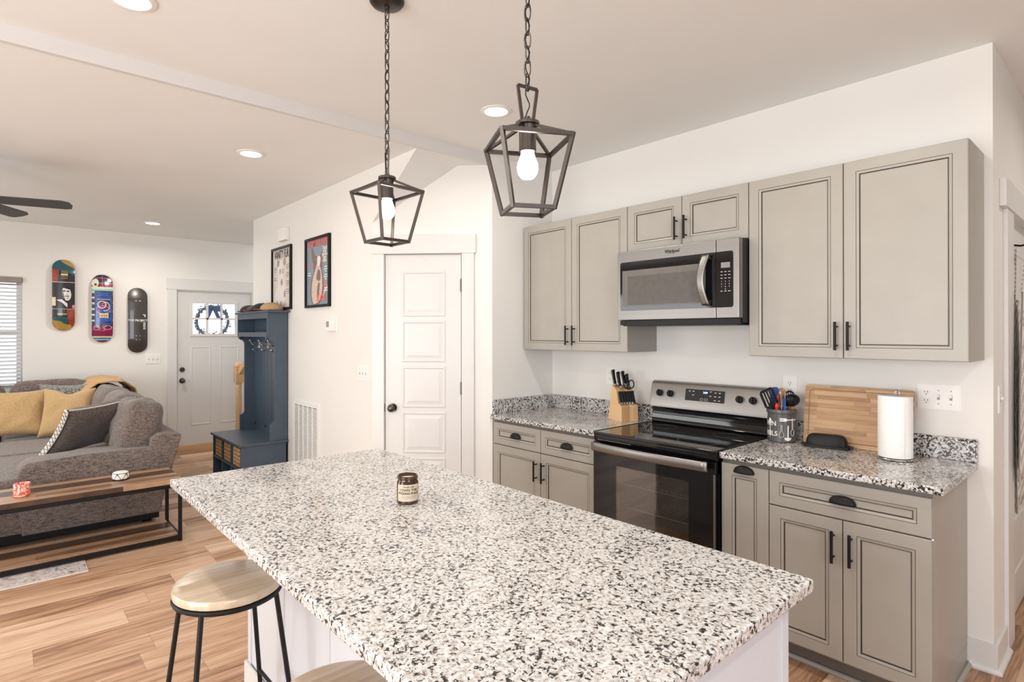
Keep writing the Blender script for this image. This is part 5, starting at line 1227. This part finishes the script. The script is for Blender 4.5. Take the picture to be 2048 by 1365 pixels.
# wall-mounted steps need no more than the post; sofa
def cushion(b, x0, x1, y0, y1, z0, z1, bev, T=None, puff=0.0): b.box(x0, x1, y0, y1, z0, z1, 0, bev, 4, T=T)
def softbox(cx, cy, cz, hx, hy, hz, ex=0.35, T=None, n=26, sag=0.0, wr=0.0, seed=0):
    """stuffed cushion: superellipsoid with slight wrinkles"""
    rn = random.Random(seed); ph = [rn.uniform(0, 6) for _ in range(6)]; b = B(); s = lambda q, e: math.copysign(abs(q)**e, q)
    def fn(u, v):
        a, p = 2*PI*u, PI*(v-0.5)
        x, y, z = hx*s(math.cos(p), ex)*s(math.cos(a), ex), hy*s(math.cos(p), ex)*s(math.sin(a), ex), hz*s(math.sin(p), ex)
        if wr:
            k = wr*(math.sin(x*23+ph[0]+3*math.sin(z*14+ph[1]))+math.sin(z*31+ph[2]+y*17)+0.6*math.sin(y*41+ph[3]+x*19))
            L = math.sqrt(x*x+y*y+z*z)+1e-6; x += x/L*k; y += y/L*k; z += z/L*k
        z -= sag*(x/hx)**2*0
        q = Vector((cx+x, cy+y, cz+z)); return T @ Vector((x, y, z)) if T else q
    b.grid(fn, n*2, n, 0, True); return b
so = thing('sectional_sofa', 'grey woven sectional sofa with a low arm facing the island', 'sofa', (-3.3, -2.7, 0))
SX0, SX1, SYb = -4.88, -2.05, -2.20
# base, arm, back frame along the aisle; the other wing runs along the window wall
b = B().box(SX0, SX1-0.012, -3.46, -2.32, 0.09, 0.325, 0, 0.02, 3).box(SX0, -3.98, -5.0, -2.5, 0.09, 0.32, 0, 0.02, 3); b.build('base', 'sofa', so)
for x, y in ((SX1-0.10, -2.42), (SX1-0.10, -3.36), (SX0+0.1, -2.42), (SX0+0.1, -4.9), (-4.1, -4.9)): B().box(x-0.03, x+0.03, y-0.03, y+0.03, 0, 0.032).build('foot', 'black', so, smooth=0)
B().box(SX0+0.05, SX1-0.02, -3.42, -2.345, 0.0325, 0.0895).build('plinth', 'black', so, smooth=0)
arm = [(-3.19, 0.075), (-3.215, 0.30), (-3.215, 0.47)]+[(-3.125-0.09*math.cos(a), 0.50+0.085*math.sin(a)) for a in [PI/2*i/8 for i in range(9)]]+[(-2.8, 0.600), (-2.30, 0.598), (-2.262, 0.590), (-2.258, 0.55), (-2.335, 0.075)]
b = B(); b.prism(arm, 'x', SX1-0.27, SX1); 
es = [e for e in b.bm.edges if len(e.link_faces) == 2 and any(len(f.verts) > 4 for f in e.link_faces)]
bmesh.ops.bevel(b.bm, geom=es, offset=0.028, segments=4, profile=0.5, affect='EDGES'); b.build('arm', 'sofa', so, smooth=60)
b = B(); b.prism([(-2.44, 0.09), (-2.34, 0.09), (-2.185, 0.66), (-2.195, 0.685), (-2.35, 0.695), (-2.40, 0.66)], 'x', SX0+0.02, SX1-0.005); 
bmesh.ops.bevel(b.bm, geom=[e for e in b.bm.edges], offset=0.014, segments=3, profile=0.5, affect='EDGES'); b.build('back_frame', 'sofa', so, smooth=60)
b = B(); b.prism([(SX0+0.22, 0.09), (SX0+0.06, 0.09), (SX0+0.0, 0.69), (SX0+0.02, 0.71), (SX0+0.2, 0.71), (SX0+0.24, 0.66)], 'y', -5.0, -2.25); 
bmesh.ops.bevel(b.bm, geom=[e for e in b.bm.edges], offset=0.014, segments=3, profile=0.5, affect='EDGES'); b.build('back_frame', 'sofa', so, smooth=60)
for x0_, x1_ in ((SX1-1.10, SX1-0.275), (SX1-1.94, SX1-1.105)):
    b = B().box(x0_, x1_+(0.262 if x1_ > -2.4 else 0), -3.475, -2.45, 0.322, 0.475, 0, 0.045, 5); b.build('seat_cushion', 'sofa', so, smooth=60)
for y0_, y1_ in ((-3.30, -2.45), (-4.15, -3.31), (-5.0, -4.16)):
    b = B().box(SX0+0.24, -3.995 if y0_ > -3.31 else -3.90, y0_, y1_, 0.315, 0.475, 0, 0.045, 5); b.build('seat_cushion', 'sofa', so, smooth=60)
# loose back cushions
for cx, w_, sd, lean, dz in ((-2.40, 0.27, 1, -14, 0.0), (-2.98, 0.36, 2, -16, 0.01), (-3.70, 0.37, 3, -16, 0.01), (-4.38, 0.33, 4, -16, 0.005)):
    T = Matrix.Translation((cx, -2.475 if sd > 1 else -2.45, 0.725+dz)) @ Matrix.Rotation(math.radians(lean), 4, 'X')
    softbox(0, 0, 0, w_, 0.150 if sd > 1 else 0.165, 0.235, 0.5 if sd > 1 else 0.62, T, wr=0.004 if sd > 1 else 0.006, seed=sd).build('back_cushion', 'sofa', so, smooth=80)
for cy, sd in ((-2.88, 5), (-3.62, 6), (-4.4, 7)):
    T = Matrix.Translation((SX0+0.32, cy, 0.745)) @ Matrix.Rotation(math.radians(-12), 4, 'Y')
    softbox(0, 0, 0, 0.14, 0.365, 0.255, 0.45, T, wr=0.003, seed=sd).build('back_cushion', 'sofa', so, smooth=80)
# throw pillows
def pillow(name, label, c, rot, wd, ht_, th, mat, trim=None, seed=0, grp='throw pillows on the sofa', chop=0.0, cols=None):
    t = thing(name, label, 'pillow', c, 0, grp); T = Matrix.Translation(c) @ (Matrix(cols).transposed() if cols else Euler([math.radians(a) for a in rot], 'XYZ').to_matrix()).to_4x4(); n = 22
    rn = random.Random(seed); ph = [rn.uniform(0, 6) for _ in range(4)]
    def P(u, v, s):
        x, z = u*wd/2*(1-0.10*(1-v*v)), v*ht_/2*(1-0.10*(1-u*u)); k = max(0, (1-u**4)*(1-v**4))**0.5
        d = th/2*k+0.003+0.004*k*math.sin(u*7+ph[0]+2*math.sin(v*5+ph[1]))
        if chop: z -= chop*ht_*max(0, v)**2*math.exp(-(u/0.35)**2)
        return T @ Vector((x, s*d, z))
    b = B()
    F = b.grid(lambda u, v: P(u*2-1, v*2-1, -1), n, n); K = b.grid(lambda u, v: P(u*2-1, v*2-1, 1), n, n)
    rim = lambda G: [G[i][0] for i in range(n)]+[G[n][j] for j in range(n)]+[G[i][n] for i in range(n, 0, -1)]+[G[0][j] for j in range(n, 0, -1)]
    b.bridge(rim(F), rim(K)); b.build('cover', mat, t, smooth=80)
    return t, T, P
def tintfab(name, c1, c2): M[name] = fabric(name, c1, c2, 70.0, streak=False)
tintfab('darkpattern', (0.02, 0.025, 0.025), (0.38, 0.38, 0.34))
pillow('throw_pillow', 'dark patterned pillow mostly hidden behind the two mustard pillows', (-4.22, -2.78, 0.735), (-14, 0, 72), 0.50, 0.50, 0.14, 'darkpattern', seed=1)
pillow('throw_pillow', 'mustard pillow at the frame edge on the window side of the sofa', (-4.14, -3.20, 0.715), (-16, 0, 86), 0.52, 0.46, 0.16, 'mustard', seed=2)
pillow('throw_pillow', 'mustard pillow with a pinched top in the sofa corner', (-3.93, -2.80, 0.715), (-15, 0, 62), 0.46, 0.48, 0.15, 'mustard', seed=3, chop=0.08)
t, T, P = pillow('throw_pillow', 'large grey pillow with a white zigzag band beside the sofa arm', (-2.600, -2.739, 0.738), None, 0.58, 0.52, 0.15, 'sofadark', seed=4, cols=((-0.499, 0.864, 0.078), (-0.617, -0.417, 0.668), (0.6085, 0.284, 0.740)))
b = B(); b.tube([P(u, 1.0, -1) for u in [-0.95+1.9*i/24 for i in range(25)]], 0.006, 6); b.build('piping', 'cream', t)
b = B(); b.grid(lambda u, v: P(-1.0, u*1.96-0.98, -1).lerp(P(-1.0, u*1.96-0.98, 1), 0.5)+(T.to_3x3() @ Vector((-0.006, (v-0.5)*0.045, 0))), 24, 3); b.build('band', 'cream', t, thick=0.004)
b = B()
for i in range(12):
    v0, v1 = -0.95+1.9*i/12, -0.95+1.9*(i+1)/12; o3 = T.to_3x3(); p = lambda vv, d: P(-1.0, vv, -1).lerp(P(-1.0, vv, 1), 0.5)+(o3 @ Vector((-0.0095, d, 0)))
    b.tube([p(v0, -0.02), p((v0+v1)/2, 0.02), p(v1, -0.02)], 0.0018, 5)
b.build('zigzag_stitch', 'black', t)
# throw over the back in the corner
t = thing('throw_blanket', 'mustard throw blanket draped over the sofa back corner', 'blanket', (-4.3, -2.35, 0.95))
def thr(u, v):
    pr_ = [(-2.70, 0.78), (-2.66, 0.90), (-2.56, 0.985), (-2.44, 1.000), (-2.32, 0.985), (-2.22, 0.90), (-2.17, 0.72)]
    k = v*(len(pr_)-1); i = min(int(k), len(pr_)-2); f = k-i; y = pr_[i][0]*(1-f)+pr_[i+1][0]*f; z = pr_[i][1]*(1-f)+pr_[i+1][1]*f
    w_ = u; return Vector((-4.72+0.78*w_+0.03*math.sin(v*6), y+0.012*math.sin(u*19+v*3), z+0.012*math.sin(u*15+v*5)+0.012))
b = B(); b.grid(thr, 40, 30); b.build('blanket', 'throw', t, thick=0.012, smooth=80)

# console table in front of the sofa arm
t = thing('console_table', 'long rustic wood console table with a black frame and lower shelf', 'table', (-1.69, -3.0, 0))
tx0, tx1, ty0, ty1 = -1.925, -1.475, -3.70, -2.31
B().box(tx0, tx1, ty0, ty1, 0.418, 0.452, 0, 0.002).build('tabletop', 'rustic', t)
B().box(tx0+0.02, tx1-0.02, ty0+0.01, ty1-0.022, 0.030, 0.050).build('lower_shelf', 'rustic', t, smooth=0)
for x in (tx0+0.011, tx1-0.011):
    for y in (ty0+0.011, ty1-0.011): B().box(x-0.011, x+0.011, y-0.011, y+0.011, 0.0, 0.418).build('leg', 'black', t, smooth=0)
b = B()
for z in (0.404, 0.014+0.014):
    for x in (tx0+0.011, tx1-0.011): b.box(x-0.0105, x+0.0105, ty0+0.02, ty1-0.02, z-0.0135, z+0.0135)
    for y in (ty0+0.011, ty1-0.011): b.box(tx0+0.02, tx1-0.02, y-0.0105, y+0.0105, z-0.0135, z+0.0135)
b.build('frame', 'black', t, smooth=0)
t = thing('votive_candle', 'red and white mottled glass candle holder on the console table', 'candle', (-1.64, -3.20, 0.4525))
vt = NT('mottled_red_glass'); vv = vt.coord(); vt.base(vt.ramp(vt.noise(vv, 75.0, 2.0, 0.5, 1.5), [(0.44, (0.62, 0.05, 0.02)), (0.52, (0.80, 0.20, 0.12)), (0.60, (0.86, 0.66, 0.58))])); vt.set(Roughness=0.08, Coat_Weight=0.6); M['mottle'] = vt.m
B().lathe([(0.038, 0), (0.044, 0.004), (0.045, 0.080), (0.043, 0.083), (0.041, 0.080), (0.040, 0.02), (0.001, 0.018)], (-1.64, -3.20, 0.4525), 40).build('glass', 'mottle', t)
B().lathe([(0.0395, 0.02), (0.0395, 0.058), (0.001, 0.058)], (-1.64, -3.20, 0.4525), 32).build('wax', 'cream', t)
t = thing('geometric_candle', 'white candle in a black wire geometric holder on the console table', 'candle holder', (-1.715, -2.64, 0.4525))
gx, gy, gz = -1.705, -2.655, 0.4525
B().lathe([(0.040, 0.006), (0.050, 0.012), (0.054, 0.03), (0.050, 0.052), (0.040, 0.058), (0.001, 0.056)], (gx, gy, gz), 32).build('candle', 'paper', t)
b = B(); n = 6; lo = [Vector((gx+0.050*math.cos(2*PI*i/n), gy+0.050*math.sin(2*PI*i/n), gz+0.003)) for i in range(n)]; hi = [Vector((gx+0.058*math.cos(2*PI*(i+0.5)/n), gy+0.058*math.sin(2*PI*(i+0.5)/n), gz+0.052)) for i in range(n)]
for i in range(n):
    for p_, q_ in ((lo[i], lo[(i+1) % n]), (hi[i], hi[(i+1) % n]), (lo[i], hi[i]), (lo[(i+1) % n], hi[i])): b.tube([p_, q_], 0.0018, 6)
b.build('wire_frame', 'black', t)
# rug
rg = NT('faded_rug'); vv = rg.coord(); n1 = rg.noise(vv, 26.0, 5.0, 0.7, 0.6); n2 = rg.noise(rg.mapping(vv, loc=(4, 2, 0)), 9.0, 4.0, 0.7)
c = rg.ramp(n1, [(0.34, (0.22, 0.20, 0.20)), (0.46, (0.52, 0.47, 0.45)), (0.60, (0.68, 0.63, 0.60))]); k = rg.math('MULTIPLY', rg.ramp(n1, [(0.52, (0, 0, 0)), (0.60, (1, 1, 1))]), rg.ramp(n2, [(0.50, (0, 0, 0)), (0.58, (1, 1, 1))]))
c = rg.mix(k, c, (0.03, 0.06, 0.11)); n3 = rg.noise(rg.mapping(vv, loc=(1, 8, 0)), 14.0, 3.0, 0.6); c = rg.mix(rg.math('MULTIPLY', rg.ramp(n3, [(0.60, (0, 0, 0)), (0.70, (1, 1, 1))]), 0.7), c, (0.50, 0.22, 0.13)); rg.base(c); rg.set(Roughness=0.95); M['rug'] = rg.m
t = thing('area_rug', 'faded cream and blue patterned rug partly under the console table', 'rug', (-1.6, -3.6, 0))
B().box(-2.02, -1.268, -5.0, -2.885, 0.0005, 0.005, 0, 0.001).build('pile', 'rug', t); B().tube([(-2.02, -2.886, 0.004), (-1.269, -2.886, 0.004), (-1.269, -5.0, 0.004)], 0.004, 6).build('binding', 'cream', t)

# ceiling fan, mostly out of view
t = thing('ceiling_fan', 'dark ceiling fan with two blade tips reaching into view', 'ceiling fan', (-2.065, -3.508, ZL))
fx, fy, fz = -2.065, -3.508, 2.40
B().lathe([(0.065, 0), (0.06, -0.04), (0.02, -0.055)], (fx, fy, ZL), 28).cyl((fx, fy, ZL-0.05), (fx, fy, fz+0.08), 0.013).build('downrod', 'black', t)
B().lathe([(0.03, 0.09), (0.09, 0.07), (0.11, 0.02), (0.10, -0.03), (0.07, -0.06), (0.001, -0.07)], (fx, fy, fz), 32).build('motor', 'black', t)
a0 = math.atan2(-2.922-fy, -1.909-fx)
fb = plain('fan_blade_charcoal', (0.06, 0.062, 0.065), 0.5)
for k in range(5):
    T = Matrix.Translation((fx, fy, fz)) @ Matrix.Rotation(a0+k*2*PI/5, 4, 'Z') @ Matrix.Rotation(math.radians(-13), 4, 'X')
    b = B(); b.prism([(0.10, -0.035), (0.20, -0.062), (0.56, -0.068), (0.60, -0.05), (0.612, 0.0), (0.60, 0.05), (0.56, 0.062), (0.20, 0.055), (0.10, 0.035)], 'z', -0.004, 0.004, T=T); b.build('blade', fb, t, smooth=0)
